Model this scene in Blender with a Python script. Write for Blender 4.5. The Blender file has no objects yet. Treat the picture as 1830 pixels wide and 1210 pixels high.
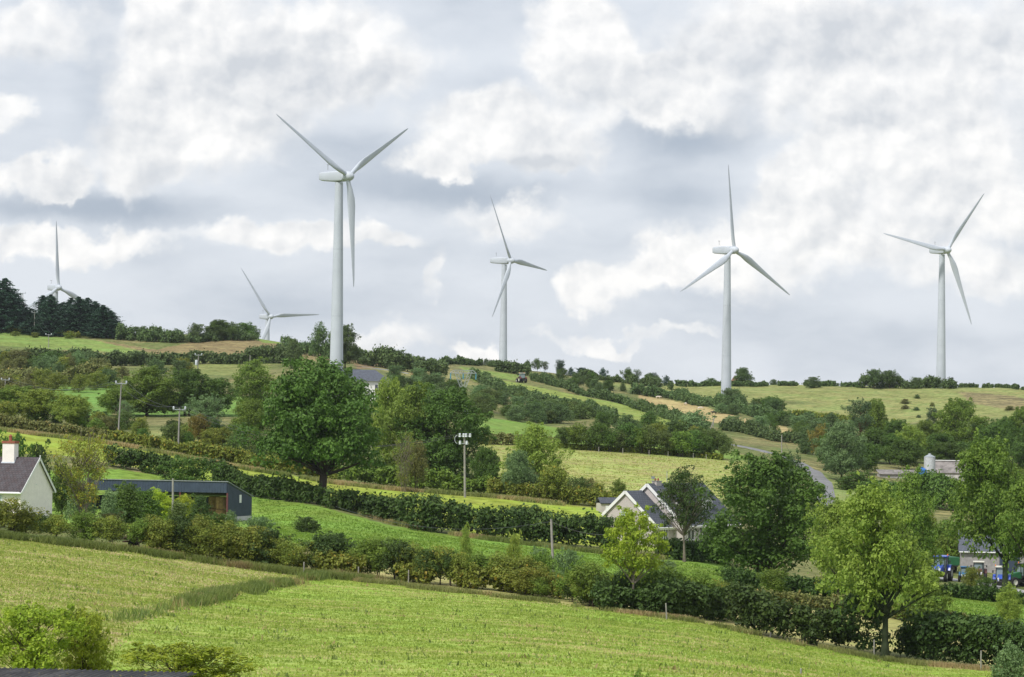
import bpy, math, random
import numpy as np
from mathutils import Vector, Matrix
R = math.radians
scene = bpy.context.scene

# ------------------------------------------------------------------ camera
F = 5190.0; CX, CY = 915.0, 605.0; Y0 = 760.0
PITCH = math.atan((Y0-CY)/F); ROLL = R(0.75)
cp, sp_ = math.cos(PITCH), math.sin(PITCH); cr, sr = math.cos(ROLL), math.sin(ROLL)
cam_d = bpy.data.cameras.new('camera'); cam = bpy.data.objects.new('camera', cam_d)
scene.collection.objects.link(cam); scene.camera = cam
cam_d.sensor_width = 36; cam_d.lens = F/1830*36; cam_d.clip_start = 1; cam_d.clip_end = 20000
fw = Vector((0, cp, sp_)); rt0 = Vector((1, 0, 0)); up0 = Vector((0, -sp_, cp))
rt = rt0*cr+up0*sr; up = up0*cr-rt0*sr
m = Matrix((rt, up, -fw)).transposed().to_4x4(); cam.matrix_world = m
scene.view_settings.view_transform = 'Standard'; scene.view_settings.look = 'None'
scene.view_settings.exposure = 0.1; scene.view_settings.gamma = 1
scene.cycles.max_bounces = 6; scene.cycles.transmission_bounces = 3; scene.cycles.transparent_max_bounces = 4
scene.cycles.diffuse_bounces = 3; scene.cycles.volume_bounces = 0

def uv(px, py):
    """photo pixel -> tangent coordinates (x/y, z/y) of its view direction"""
    a = px-CX; b = CY-py
    a2 = a*cr-b*sr; b2 = a*sr+b*cr
    dy = F*cp-b2*sp_; dz = F*sp_+b2*cp
    return a2/dy, dz/dy
def pix(U, V):
    a2 = U; f_ = cp+V*sp_; b2 = (-sp_+V*cp)/f_*F; a2 = U/f_*F
    return CX+a2*cr+b2*sr, CY-(-a2*sr+b2*cr)

# ------------------------------------------------------------------ sun and sky
SUN_EL, SUN_AZ = 50, -140          # azimuth measured from +Y (view direction) to the right
sd = bpy.data.lights.new('sun', 'SUN'); sun = bpy.data.objects.new('sun', sd); scene.collection.objects.link(sun)
sd.energy = 3.2; sd.angle = R(6); sd.color = (1.0, .96, .89)
sv = Vector((math.sin(R(SUN_AZ))*math.cos(R(SUN_EL)), math.cos(R(SUN_AZ))*math.cos(R(SUN_EL)), math.sin(R(SUN_EL))))
sun.rotation_euler = sv.to_track_quat('Z', 'Y').to_euler(); sun.location = (0, -50, 200)

world = bpy.data.worlds.new('World'); scene.world = world; world.use_nodes = True
wt = world.node_tree; wt.nodes.clear()
def N(t, typ, **k):
    n = t.nodes.new(typ)
    for a, v in k.items():
        if a == 'inp':
            for i, x in v.items(): n.inputs[i].default_value = x
        else: setattr(n, a, v)
    return n
def MA(t, op, a, b=None, c=None, clamp=False):
    n = t.nodes.new('ShaderNodeMath'); n.operation = op; n.use_clamp = clamp
    for i, x in enumerate((a, b, c)):
        if x is None: continue
        if isinstance(x, (int, float)): n.inputs[i].default_value = x
        else: t.links.new(x, n.inputs[i])
    return n.outputs[0]
def MIX(t, f, a, b, typ='MIX'):
    n = t.nodes.new('ShaderNodeMix'); n.data_type = 'RGBA'; n.blend_type = typ
    for s, x in ((0, f), (6, a), (7, b)):
        if isinstance(x, (int, float)): n.inputs[s].default_value = x
        elif isinstance(x, tuple): n.inputs[s].default_value = (*x, 1) if len(x) == 3 else x
        else: t.links.new(x, n.inputs[s])
    return n.outputs[2]
def VM(t, op, a, b=None):
    n = t.nodes.new('ShaderNodeVectorMath'); n.operation = op
    for i, x in enumerate((a, b)):
        if x is None: continue
        if isinstance(x, tuple): n.inputs[i].default_value = x
        else: t.links.new(x, n.inputs[i])
    return n.outputs[1] if op in ('LENGTH', 'DOT_PRODUCT') else n.outputs[0]
def MR(t, v, a, b, c=0., d=1., typ='SMOOTHSTEP'):
    n = t.nodes.new('ShaderNodeMapRange'); n.interpolation_type = typ; n.clamp = True
    t.links.new(v, n.inputs[0])
    for i, x in enumerate((a, b, c, d)): n.inputs[i+1].default_value = x
    return n.outputs[0]
def NOISE(t, vec, scale, detail=5, rough=.55, dist=0., lac=2.0):
    n = t.nodes.new('ShaderNodeTexNoise'); n.inputs['Scale'].default_value = scale; n.inputs['Detail'].default_value = detail
    n.inputs['Roughness'].default_value = rough; n.inputs['Distortion'].default_value = dist; n.inputs['Lacunarity'].default_value = lac
    if vec is not None: t.links.new(vec, n.inputs['Vector'])
    return n

def build_world():
    t = wt
    sky = N(t, 'ShaderNodeTexSky', sky_type='NISHITA', sun_disc=False, sun_elevation=R(SUN_EL), sun_rotation=R(SUN_AZ))
    tc = N(t, 'ShaderNodeTexCoord'); sep = N(t, 'ShaderNodeSeparateXYZ'); t.links.new(tc.outputs['Generated'], sep.inputs[0])
    az = MA(t, 'ARCTAN2', sep.outputs[0], sep.outputs[1])
    el = MA(t, 'ARCSINE', sep.outputs[2])
    comb = N(t, 'ShaderNodeCombineXYZ')
    S = 57.2958/2.0       # one unit = two degrees
    t.links.new(MA(t, 'MULTIPLY', az, S), comb.inputs[0]); t.links.new(MA(t, 'MULTIPLY', el, S), comb.inputs[1])
    P = comb.outputs[0]
    def c2(px, py):
        U, V = uv(px, py); return math.atan(U)*S, math.atan(V/math.sqrt(1+U*U))*S
    # warp so that the outlines billow
    half = (.5, .5, .5)
    w = NOISE(t, P, .8, 3, .5); W1 = VM(t, 'MULTIPLY', VM(t, 'SUBTRACT', w.outputs['Color'], half), (1.1, .8, 0))
    w3 = NOISE(t, VM(t, 'ADD', P, (7.3, 2.1, 0)), 2.6, 7, .56); W3 = VM(t, 'SUBTRACT', w3.outputs['Color'], half)
    Pw = VM(t, 'ADD', VM(t, 'ADD', P, W1), VM(t, 'MULTIPLY', W3, (.62, .55, 0)))
    Ps = VM(t, 'ADD', P, VM(t, 'MULTIPLY', W3, (.25, .2, 0)))
    K = S/F
    def blobs(lst, P, lo=1.25, hi=.35):
        acc = None
        for (px, py, rx, ry, a) in lst:
            x, y = c2(px, py)
            d = VM(t, 'SUBTRACT', P, (x, y, 0)); d = VM(t, 'MULTIPLY', d, (1/(rx*K), 1/(ry*K), 0))
            g = MR(t, VM(t, 'LENGTH', d), lo, hi, 0., a)
            acc = g if acc is None else MA(t, 'ADD', acc, g)
        return acc
    # cumulus heaps
    cum = [(400, 120, 230, 190, 1.), (270, 270, 120, 90, .8), (330, 60, 110, 90, .4), (620, 90, 190, 110, .7), (60, 320, 100, 45, .9), (15, 205, 50, 45, .8), (110, 290, 60, 50, .6),
           (60, 60, 120, 80, .6), (900, 235, 180, 85, 1.), (1020, 70, 110, 100, .9), (790, 290, 90, 34, .8), (1000, 270, 100, 50, .6), (1160, 150, 170, 80, .7), (1550, 110, 440, 150, 1.),
           (1640, 330, 280, 150, 1.), (1420, 340, 100, 80, .7), (1070, 520, 80, 60, 1.), (1160, 490, 70, 60, .7), (1330, 460, 260, 85, .7), (782, 500, 24, 60, .6),
           (1750, 500, 160, 50, .5), (560, 430, 220, 36, .8), (120, 425, 240, 36, .8), (850, 632, 60, 26, .9), (1120, 605, 190, 18, .5), (700, 605, 110, 30, .5), (900, 390, 150, 50, .6)]
    L = blobs(cum, Pw)
    f1 = NOISE(t, VM(t, 'ADD', P, VM(t, 'MULTIPLY', W3, (.3, .3, 0))), 1.1, 8, .5)
    dens = MA(t, 'ADD', L, MA(t, 'MULTIPLY', MA(t, 'SUBTRACT', f1.outputs[0], .5), 1.1))
    sharp = MR(t, f1.outputs[0], .28, .50)
    mask = MA(t, 'ADD', MA(t, 'MULTIPLY', sharp, MR(t, dens, .12, .72)), MA(t, 'MULTIPLY', MA(t, 'SUBTRACT', 1., sharp), MR(t, dens, -.25, 1.25)))
    # relief: the same heap noise sampled a little towards the light
    def puff(off, det): return NOISE(t, VM(t, 'ADD', VM(t, 'ADD', P, off), VM(t, 'MULTIPLY', W3, (.16, .16, 0))), 1.9, det, .5).outputs[0]
    sh = MA(t, 'SUBTRACT', puff((3, 3, 0), 5), puff((2.93, 3.10, 0), 5))
    big = NOISE(t, VM(t, 'ADD', P, (3.7, 9.1, 0)), .7, 4, .5)
    grey = blobs([(590, 190, 230, 130, .50), (1600, 70, 400, 70, .30), (980, 300, 200, 26, .4), (400, 325, 260, 34, .5), (1700, 560, 260, 60, .2), (1280, 90, 180, 60, .2), (1500, 190, 200, 50, .25), (1560, 420, 200, 40, .2), (80, 130, 90, 60, .3)], Ps)
    lit = MA(t, 'ADD', MA(t, 'MULTIPLY', sh, 2.3), MA(t, 'ADD', MA(t, 'MULTIPLY', big.outputs[0], 1.3), .0)); lit = MA(t, 'SUBTRACT', lit, grey)
    # heaps are brightest just inside their rim
    rim = MR(t, dens, .3, 1.5, .16, -.10); lit = MA(t, 'ADD', lit, rim)
    lit = MR(t, lit, .02, .95, typ='LINEAR')
    cloud = MIX(t, lit, (.635, .66, .70), (1.05, 1.03, 1.005))
    # thinner veil between the heaps
    veil = NOISE(t, VM(t, 'MULTIPLY', Ps, (.5, 1.3, 1)), 1.0, 5, .5)
    dark = blobs([(200, 372, 300, 34, .9), (170, 130, 60, 150, .4), (800, 345, 340, 40, .65), (1240, 235, 150, 75, .75), (1230, 350, 140, 50, .4), (450, 540, 300, 60, .2), (1640, 600, 260, 60, .3), (600, 270, 200, 60, .4), (960, 560, 120, 60, .15)], Ps, 1.35, 0.)
    vv = MR(t, MA(t, 'SUBTRACT', veil.outputs[0], MA(t, 'MULTIPLY', dark, .5)), .0, .66)
    back = MIX(t, vv, (.425, .485, .575), (.745, .785, .845))
    col = MIX(t, MA(t, 'MULTIPLY', mask, .9), back, cloud)
    # a little of the clear sky shows through the veil
    skyc = MIX(t, 1.0, sky.outputs[0], (.10, .10, .10), 'MULTIPLY')
    col = MIX(t, .06, col, skyc)
    # the sheet of cloud is whole; below the horizon it fades into ground haze
    lo = MR(t, el, -.02, .0)
    col = MIX(t, lo, (.30, .33, .30), col)
    col = MIX(t, 1.0, col, (10., 10., 10.), 'MULTIPLY')
    bg = N(t, 'ShaderNodeBackground'); bg.inputs[1].default_value = .1
    t.links.new(col, bg.inputs[0]); out = N(t, 'ShaderNodeOutputWorld'); t.links.new(bg.outputs[0], out.inputs[0])
build_world()
world.cycles.sampling_method = 'MANUAL'; world.cycles.sample_map_resolution = 512

# (the haze follows the structure)
# ------------------------------------------------------------------ helpers
COL = scene.collection
def tag(o, label=None, cat=None, group=None, kind=None):
    if label: o['label'] = label
    if cat: o['category'] = cat
    if group: o['group'] = group
    if kind: o['kind'] = kind
    return o
def empty(name, loc, rz=0, sc=None):
    o = bpy.data.objects.new(name, None); COL.objects.link(o); o.location = loc; o.rotation_euler = (0, 0, rz)
    if sc: o.scale = sc
    o.empty_display_size = .5
    return o
def mesh_np(name, V, faces, k, attr=None, smooth=False):
    me = bpy.data.meshes.new(name); V = np.asarray(V, dtype=np.float32); faces = np.asarray(faces, dtype=np.int32)
    me.vertices.add(len(V)); me.vertices.foreach_set('co', V.ravel())
    nf = len(faces); me.loops.add(nf*k); me.polygons.add(nf)
    me.loops.foreach_set('vertex_index', faces.ravel())
    me.polygons.foreach_set('loop_start', np.arange(0, nf*k, k, dtype=np.int32))
    me.polygons.foreach_set('loop_total', np.full(nf, k, dtype=np.int32))
    me.polygons.foreach_set('use_smooth', np.full(nf, smooth, dtype=bool))
    me.update(calc_edges=True)
    if attr is not None:
        a = me.attributes.new('tint', 'FLOAT', 'POINT'); a.data.foreach_set('value', np.asarray(attr, dtype=np.float32))
    return me
def put(name, me, parent=None, mat=None, loc=(0, 0, 0)):
    o = bpy.data.objects.new(name, me); COL.objects.link(o); o.location = loc
    if parent: o.parent = parent
    if mat:
        if len(me.materials) == 0: me.materials.append(mat)
        if me.materials[0] != mat:
            o.material_slots[0].link = 'OBJECT'; o.material_slots[0].material = mat
    return o
def boxvf(c, s):
    x, y, z = s[0]/2, s[1]/2, s[2]/2; cx_, cy_, cz_ = c
    return [(cx_+i*x, cy_+j*y, cz_+k*z) for i, j, k in ((-1, -1, -1), (1, -1, -1), (1, 1, -1), (-1, 1, -1), (-1, -1, 1), (1, -1, 1), (1, 1, 1), (-1, 1, 1))], [(0, 3, 2, 1), (4, 5, 6, 7), (0, 1, 5, 4), (1, 2, 6, 5), (2, 3, 7, 6), (3, 0, 4, 7)]
class MB:
    def __init__(s): s.v = []; s.f = []
    def add(s, vs, fs, M=None):
        b = len(s.v)
        for p in vs:
            p = Vector(p); s.v.append(tuple(M @ p) if M else tuple(p))
        s.f += [tuple(b+i for i in f) for f in fs]; return s
    def box(s, c, d, rz=0, rx=0, ry=0):
        x, y, z = d[0]/2, d[1]/2, d[2]/2
        M = Matrix.Translation(c) @ Matrix.Rotation(rz, 4, 'Z') @ Matrix.Rotation(ry, 4, 'Y') @ Matrix.Rotation(rx, 4, 'X')
        vs = [(-x, -y, -z), (x, -y, -z), (x, y, -z), (-x, y, -z), (-x, -y, z), (x, -y, z), (x, y, z), (-x, y, z)]
        return s.add(vs, [(0, 3, 2, 1), (4, 5, 6, 7), (0, 1, 5, 4), (1, 2, 6, 5), (2, 3, 7, 6), (3, 0, 4, 7)], M)
    def tube(s, p, q, r0, r1=None, n=8, cap=True):
        r1 = r0 if r1 is None else r1; p = Vector(p); q = Vector(q); d = (q-p)
        if d.length < 1e-6: return s
        qt = d.to_track_quat('Z', 'Y').to_matrix(); vs = []
        for c, r in ((p, r0), (q, r1)):
            for i in range(n):
                a = 2*math.pi*i/n; vs.append(c+qt @ Vector((math.cos(a)*r, math.sin(a)*r, 0)))
        fs = [(i, (i+1) % n, n+(i+1) % n, n+i) for i in range(n)]
        if cap: fs += [tuple(range(n-1, -1, -1)), tuple(range(n, 2*n))]
        return s.add(vs, fs)
    def lathe(s, prof, n=20, M=None, cap=True):
        vs = []
        for r, z in prof:
            for i in range(n):
                a = 2*math.pi*i/n; vs.append((math.cos(a)*r, math.sin(a)*r, z))
        fs = []
        for k in range(len(prof)-1):
            for i in range(n): fs.append((k*n+i, k*n+(i+1) % n, (k+1)*n+(i+1) % n, (k+1)*n+i))
        if cap: fs += [tuple(range(n-1, -1, -1)), tuple(range((len(prof)-1)*n, len(prof)*n))]
        return s.add(vs, fs, M)
    def prism(s, poly, ext, M=None):
        """poly in local XZ, extruded along +Y by ext"""
        n = len(poly); vs = [(x, 0, z) for x, z in poly]+[(x, ext, z) for x, z in poly]
        fs = [tuple(range(n)), tuple(range(2*n-1, n-1, -1))]+[(i, n+i, n+(i+1) % n, (i+1) % n) for i in range(n)]
        return s.add(vs, fs, M)
    def build(s, name, mat, parent=None, smooth=False, bevel=0, loc=(0, 0, 0)):
        me = bpy.data.meshes.new(name); me.from_pydata(s.v, [], s.f); me.update()
        import bmesh
        bm = bmesh.new(); bm.from_mesh(me); bmesh.ops.recalc_face_normals(bm, faces=bm.faces)
        bm.to_mesh(me); bm.free()
        if smooth: me.shade_smooth()
        me.materials.append(mat); o = bpy.data.objects.new(name, me); COL.objects.link(o); o.location = loc
        if parent: o.parent = parent
        if smooth:
            try: me.set_sharp_from_angle(angle=R(40))
            except Exception: pass
        if bevel:
            b = o.modifiers.new('bevel', 'BEVEL'); b.width = bevel; b.segments = 2; b.limit_method = 'ANGLE'
        return o
def copy_tree(o, parent=None):
    c = o.copy(); COL.objects.link(c); c.parent = parent
    for ch in list(o.children): copy_tree(ch, c)
    return c

# ------------------------------------------------------------------ value noise
def hash2(i, j, s):
    h = (i.astype(np.int64)*374761393+j.astype(np.int64)*668265263+s*1274126177) & 0xffffffff
    h = ((h ^ (h >> 13))*1274126177) & 0xffffffff
    return ((h ^ (h >> 16)) & 0xffff)/65535.0
def vnoise(x, y, s=0):
    xi = np.floor(x); yi = np.floor(y); fx = x-xi; fy = y-yi; fx = fx*fx*(3-2*fx); fy = fy*fy*(3-2*fy)
    a = hash2(xi, yi, s); b = hash2(xi+1, yi, s); c = hash2(xi, yi+1, s); d = hash2(xi+1, yi+1, s)
    return (a*(1-fx)+b*fx)*(1-fy)+(c*(1-fx)+d*fx)*fy
def fbm(x, y, s=0, o=4):
    r = 0; a = .5
    for k in range(o): r = r+a*vnoise(x*2**k, y*2**k, s+k); a *= .5
    return r

# ------------------------------------------------------------------ terrain: survey lines  (photo column, photo row) and distance
XS = [-900, 0, 100, 200, 300, 400, 460, 500, 575, 600, 650, 700, 800, 870, 950, 1000, 1100, 1200, 1250, 1300, 1400, 1500, 1600, 1700, 1830, 2700]
def line(rows, dist):
    rx, ry = zip(*rows); dx, dy = zip(*dist)
    py = np.interp(XS, rx, ry); d = np.interp(XS, dx, dy)
    U = []; V = []
    for x, y in zip(XS, py):
        a, b = uv(x, y); U.append(a*F); V.append(b*F)
    return np.array(U), np.array(V), d
LINES = [
 line([(-900, 1205), (0, 1212), (900, 1225), (1400, 1260), (1830, 1300), (2700, 1320)], [(0, 110)]),
 line([(-900, 900), (0, 958), (230, 985), (500, 1022), (700, 1044), (1000, 1078), (1250, 1113), (1400, 1146), (1600, 1183), (1830, 1203), (2700, 1215)], [(0, 230), (500, 235), (1000, 225), (1500, 215), (1830, 210)]),
 line([(-900, 890), (0, 928), (250, 945), (500, 968), (700, 1003), (1000, 1040), (1250, 1072), (1500, 1100), (1830, 1135), (2700, 1160)], [(0, 262), (1830, 262)]),
 line([(-900, 850), (0, 912), (100, 905), (200, 905), (450, 930), (575, 945), (700, 965), (860, 985), (1080, 1012), (1250, 1030), (1400, 1058), (1600, 1075), (1830, 1098), (2700, 1110)], [(0, 337), (450, 332), (600, 312), (860, 305)]),
 line([(-900, 760), (0, 812), (100, 815), (200, 832), (300, 850), (450, 885), (575, 905), (700, 940), (860, 962), (1080, 985), (1250, 1000), (1400, 1030), (1600, 1045), (1830, 1062), (2700, 1090)], [(0, 374), (450, 366), (575, 350), (860, 342), (1250, 335), (1600, 345), (1830, 350)]),
 line([(-900, 720), (0, 768), (100, 781), (200, 792), (300, 811), (400, 830), (500, 847), (600, 864), (700, 874), (860, 887), (1000, 901), (1100, 910), (1250, 930), (1400, 955), (1600, 975), (1830, 985), (2700, 1000)], [(0, 420), (460, 410), (1100, 390), (1400, 405), (1830, 420)]),
 line([(-900, 700), (0, 752), (200, 775), (460, 800), (700, 835), (870, 868), (1000, 878), (1300, 890), (1480, 895), (1600, 905), (1830, 915), (2700, 920)], [(0, 480)]),
 line([(-900, 680), (0, 732), (200, 745), (460, 752), (700, 768), (870, 790), (1000, 797), (1100, 803), (1250, 815), (1330, 824), (1480, 852), (1660, 872), (1830, 880), (2700, 890)], [(0, 570)]),
 line([(-900, 650), (0, 700), (200, 700), (460, 708), (600, 672), (700, 708), (800, 725), (870, 748), (1000, 765), (1200, 762), (1330, 780), (1500, 800), (1660, 812), (1830, 815), (2700, 820)], [(0, 690)]),
 line([(-900, 600), (0, 640), (230, 650), (460, 652), (600, 648), (700, 662), (800, 680), (870, 692), (1000, 705), (1100, 722), (1200, 738), (1300, 720), (1400, 738), (1500, 748), (1650, 752), (1830, 750), (2700, 750)], [(0, 850), (1200, 860), (1300, 885), (1830, 850)]),
 line([(-900, 560), (0, 588), (230, 599), (400, 601), (480, 609), (550, 624), (600, 632), (700, 646), (800, 650), (870, 652), (950, 663), (1100, 681), (1200, 687), (1300, 688), (1500, 690), (1830, 695), (2700, 690)], [(0, 1000), (700, 1010), (950, 1030), (1300, 1010), (1500, 985), (1830, 985)]),
 line([(-900, 640), (0, 655), (900, 690), (1830, 712), (2700, 710)], [(0, 1140)]),
 line([(-900, 720), (0, 725), (900, 735), (1830, 745), (2700, 745)], [(0, 1500)]),
 line([(-900, 750), (900, 752), (2700, 755)], [(0, 4000)]),
]
UC = np.concatenate([[-7000, -5000, -3500, -2600], np.arange(-2000, 2001, 5.0), [2600, 3500, 5000, 7000]])
DR = np.concatenate([[6, 15, 30, 50, 70, 85], np.arange(95, 420, 1.15), np.arange(420, 1060, 3.0), np.arange(1060, 1500, 20), [1600, 1750, 1900]])
def gauss(a, s):
    k = np.arange(-int(3*s), int(3*s)+1); w = np.exp(-.5*(k/s)**2); w /= w.sum()
    return np.convolve(np.pad(a, len(k)//2, mode='edge'), w, mode='valid')
def pchip_cols(D, Z, dq):
    """D,Z: K x C knots ; dq: rows -> rows x C"""
    K, C = D.shape; h = np.diff(D, axis=0); dl = np.diff(Z, axis=0)/h
    m_ = np.zeros_like(Z); m_[0] = dl[0]; m_[-1] = dl[-1]
    a = dl[:-1]; b = dl[1:]; w1 = 2*h[1:]+h[:-1]; w2 = h[1:]+2*h[:-1]
    ok = a*b > 0
    hm = np.where(ok, (w1+w2)/np.where(ok, (w1/np.where(a == 0, 1, a)+w2/np.where(b == 0, 1, b)), 1), 0)
    # gentler than strict pchip: blend towards the average slope so that the ground rolls
    av = (a*h[1:]+b*h[:-1])/(h[1:]+h[:-1])
    m_[1:-1] = .5*hm+.5*av
    out = np.zeros((len(dq), C))
    for c in range(C):
        i = np.clip(np.searchsorted(D[:, c], dq)-1, 0, K-2); x0 = D[i, c]; H = h[i, c]; t = (dq-x0)/H
        out[:, c] = (2*t**3-3*t**2+1)*Z[i, c]+(t**3-2*t**2+t)*H*m_[i, c]+(-2*t**3+3*t**2)*Z[i+1, c]+(t**3-t**2)*H*m_[i+1, c]
    return out
Dk = [np.full(len(UC), 5.), np.full(len(UC), 60.)]; Zk = [np.full(len(UC), -6.2), np.interp(UC, [-1500, -900, 900, 1500], [-8.2, -8.2, -9.2, -9.2])]
for (U, V, d) in LINES:
    v = np.interp(UC, U, V); dd = np.interp(UC, U, d)
    v = gauss(v, 5); dd = gauss(dd, 6); Dk.append(dd); Zk.append(v*dd/F)
Dk = np.array(Dk); Zk = np.array(Zk)
ZG = pchip_cols(Dk, Zk, DR)
UG, DG = np.meshgrid(UC, DR); XG = UG/F*DG
ZG = ZG+(fbm(XG/14, DG/14, 3)-.47)*np.clip(DG/900, .15, 1.0)*1.3*np.clip((DG-20)/100, 0, 1)
def gz(x, y):
    x = np.atleast_1d(np.asarray(x, float)); y = np.atleast_1d(np.asarray(y, float))
    u = x/y*F; ci = np.clip(np.searchsorted(UC, u)-1, 0, len(UC)-2); ri = np.clip(np.searchsorted(DR, y)-1, 0, len(DR)-2)
    tu = np.clip((u-UC[ci])/(UC[ci+1]-UC[ci]), 0, 1); td = np.clip((y-DR[ri])/(DR[ri+1]-DR[ri]), 0, 1)
    return (ZG[ri, ci]*(1-tu)+ZG[ri, ci+1]*tu)*(1-td)+(ZG[ri+1, ci]*(1-tu)+ZG[ri+1, ci+1]*tu)*td
def G(x, y): return float(gz(x, y)[0])
def hit(px, py, dmin=90):
    """first ground point met by the view ray through a photo pixel"""
    U, V = uv(px, py); d = np.concatenate([np.arange(dmin, 500, .5), np.arange(500, 1200, 1.)]); z = gz(U*d, d)
    i = np.argmax(z >= V*d)
    if z[i] < V*d[i]: i = np.argmin(np.abs(V*d-z)) if dmin < 900 else len(d)-1
    return Vector((U*d[i], d[i], z[i]))
def at(px, d, py=None):
    U, _ = uv(px, 800 if py is None else py); return Vector((U*d, d, G(U*d, d)))
def pt(px, py, d):
    U, V = uv(px, py); return Vector((U*d, d, V*d))

# ------------------------------------------------------------------ materials
def new_mat(name):
    m_ = bpy.data.materials.new(name); m_.use_nodes = True; t = m_.node_tree
    b = t.nodes['Principled BSDF']; return m_, t, b
def simple(name, col, rough=.6, metal=0., var=.12, scale=3., spec=.4, bump=0.):
    m_, t, b = new_mat(name); tc = N(t, 'ShaderNodeTexCoord'); n = NOISE(t, tc.outputs['Object'], scale, 6, .6)
    c = MIX(t, MR(t, n.outputs[0], .3, .7), tuple(x*(1-var) for x in col), tuple(min(1, x*(1+var)) for x in col))
    t.links.new(c, b.inputs['Base Color']); b.inputs['Roughness'].default_value = rough; b.inputs['Metallic'].default_value = metal
    b.inputs['Specular IOR Level'].default_value = spec
    if bump:
        bp = N(t, 'ShaderNodeBump'); bp.inputs['Strength'].default_value = bump; bp.inputs['Distance'].default_value = .02
        t.links.new(n.outputs[0], bp.inputs['Height']); t.links.new(bp.outputs[0], b.inputs['Normal'])
    return m_
def foliage(name, dark, light, trans=.28, accent=None, acc=.0):
    m_, t, b = new_mat(name)
    at_ = N(t, 'ShaderNodeAttribute', attribute_name='tint'); oi = N(t, 'ShaderNodeObjectInfo')
    c = MIX(t, at_.outputs['Fac'], dark, light)
    if accent: c = MIX(t, MR(t, at_.outputs['Fac'], 1-acc, 1-acc*.6), c, accent)
    hv = N(t, 'ShaderNodeHueSaturation'); t.links.new(c, hv.inputs['Color'])
    t.links.new(MA(t, 'ADD', MA(t, 'MULTIPLY', oi.outputs['Random'], .022), .489), hv.inputs['Hue'])
    t.links.new(MA(t, 'ADD', MA(t, 'MULTIPLY', oi.outputs['Random'], .26), .88), hv.inputs['Value'])
    t.links.new(hv.outputs[0], b.inputs['Base Color']); b.inputs['Roughness'].default_value = .55; b.inputs['Specular IOR Level'].default_value = .25
    tr = N(t, 'ShaderNodeBsdfTranslucent'); t.links.new(hv.outputs[0], tr.inputs[0])
    mx = N(t, 'ShaderNodeMixShader'); mx.inputs[0].default_value = trans
    t.links.new(b.outputs[0], mx.inputs[1]); t.links.new(tr.outputs[0], mx.inputs[2])
    t.links.new(mx.outputs[0], t.nodes['Material Output'].inputs[0]); return m_
FM = {
 'dark': foliage('dark_leaf', (0.059, 0.118, 0.021), (0.133, 0.227, 0.037)),
 'mid': foliage('mid_leaf', (0.093, 0.168, 0.025), (0.235, 0.333, 0.049)),
 'light': foliage('light_leaf', (0.168, 0.261, 0.038), (0.361, 0.446, 0.079), .34),
 'yellow': foliage('yellow_leaf', (0.202, 0.300, 0.026), (0.426, 0.504, 0.051), .36),
 'olive': foliage('olive_leaf', (0.132, 0.186, 0.029), (0.293, 0.327, 0.052), .28, (0.431, 0.347, 0.055), .12),
 'brown': foliage('brown_leaf', (0.118, 0.138, 0.039), (0.230, 0.228, 0.069), .2, (0.314, 0.228, 0.071), .10),
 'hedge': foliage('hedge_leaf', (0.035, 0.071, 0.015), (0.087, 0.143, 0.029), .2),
 'grey': foliage('grey_leaf', (0.101, 0.180, 0.061), (0.241, 0.348, 0.138), .28),
 'blue': foliage('needle', (0.022, 0.062, 0.037), (0.065, 0.132, 0.073), .1),
 'pine': foliage('pine_needle', (0.045, 0.086, 0.031), (0.106, 0.162, 0.059), .1),
 'rowan': foliage('rowan_leaf', (0.190, 0.252, 0.031), (0.403, 0.432, 0.061), .36, (0.560, 0.324, 0.061), .16),
 'gorse': foliage('gorse_leaf', (0.073, 0.120, 0.026), (0.168, 0.234, 0.056), .2),
 'orange': foliage('orange_leaf', (.150, .140, .028), (.310, .260, .055), .32),
 'far': foliage('far_leaf', (0.062, 0.113, 0.037), (0.150, 0.220, 0.067), .2),
 'red': foliage('red_leaf', (0.146, 0.048, 0.031), (0.280, 0.096, 0.061), .2),
 'gold': foliage('gold_leaf', (0.269, 0.360, 0.031), (0.560, 0.648, 0.061), .3),
}
def bark(name, col):
    return simple(name, col, .9, 0, .45, 6, .1, .6)
BARK = bark('bark', (.075, .062, .048)); BARKL = bark('pale_bark', (.19, .165, .13)); BARKI = bark('ivy_bark', (.045, .06, .03))

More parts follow.
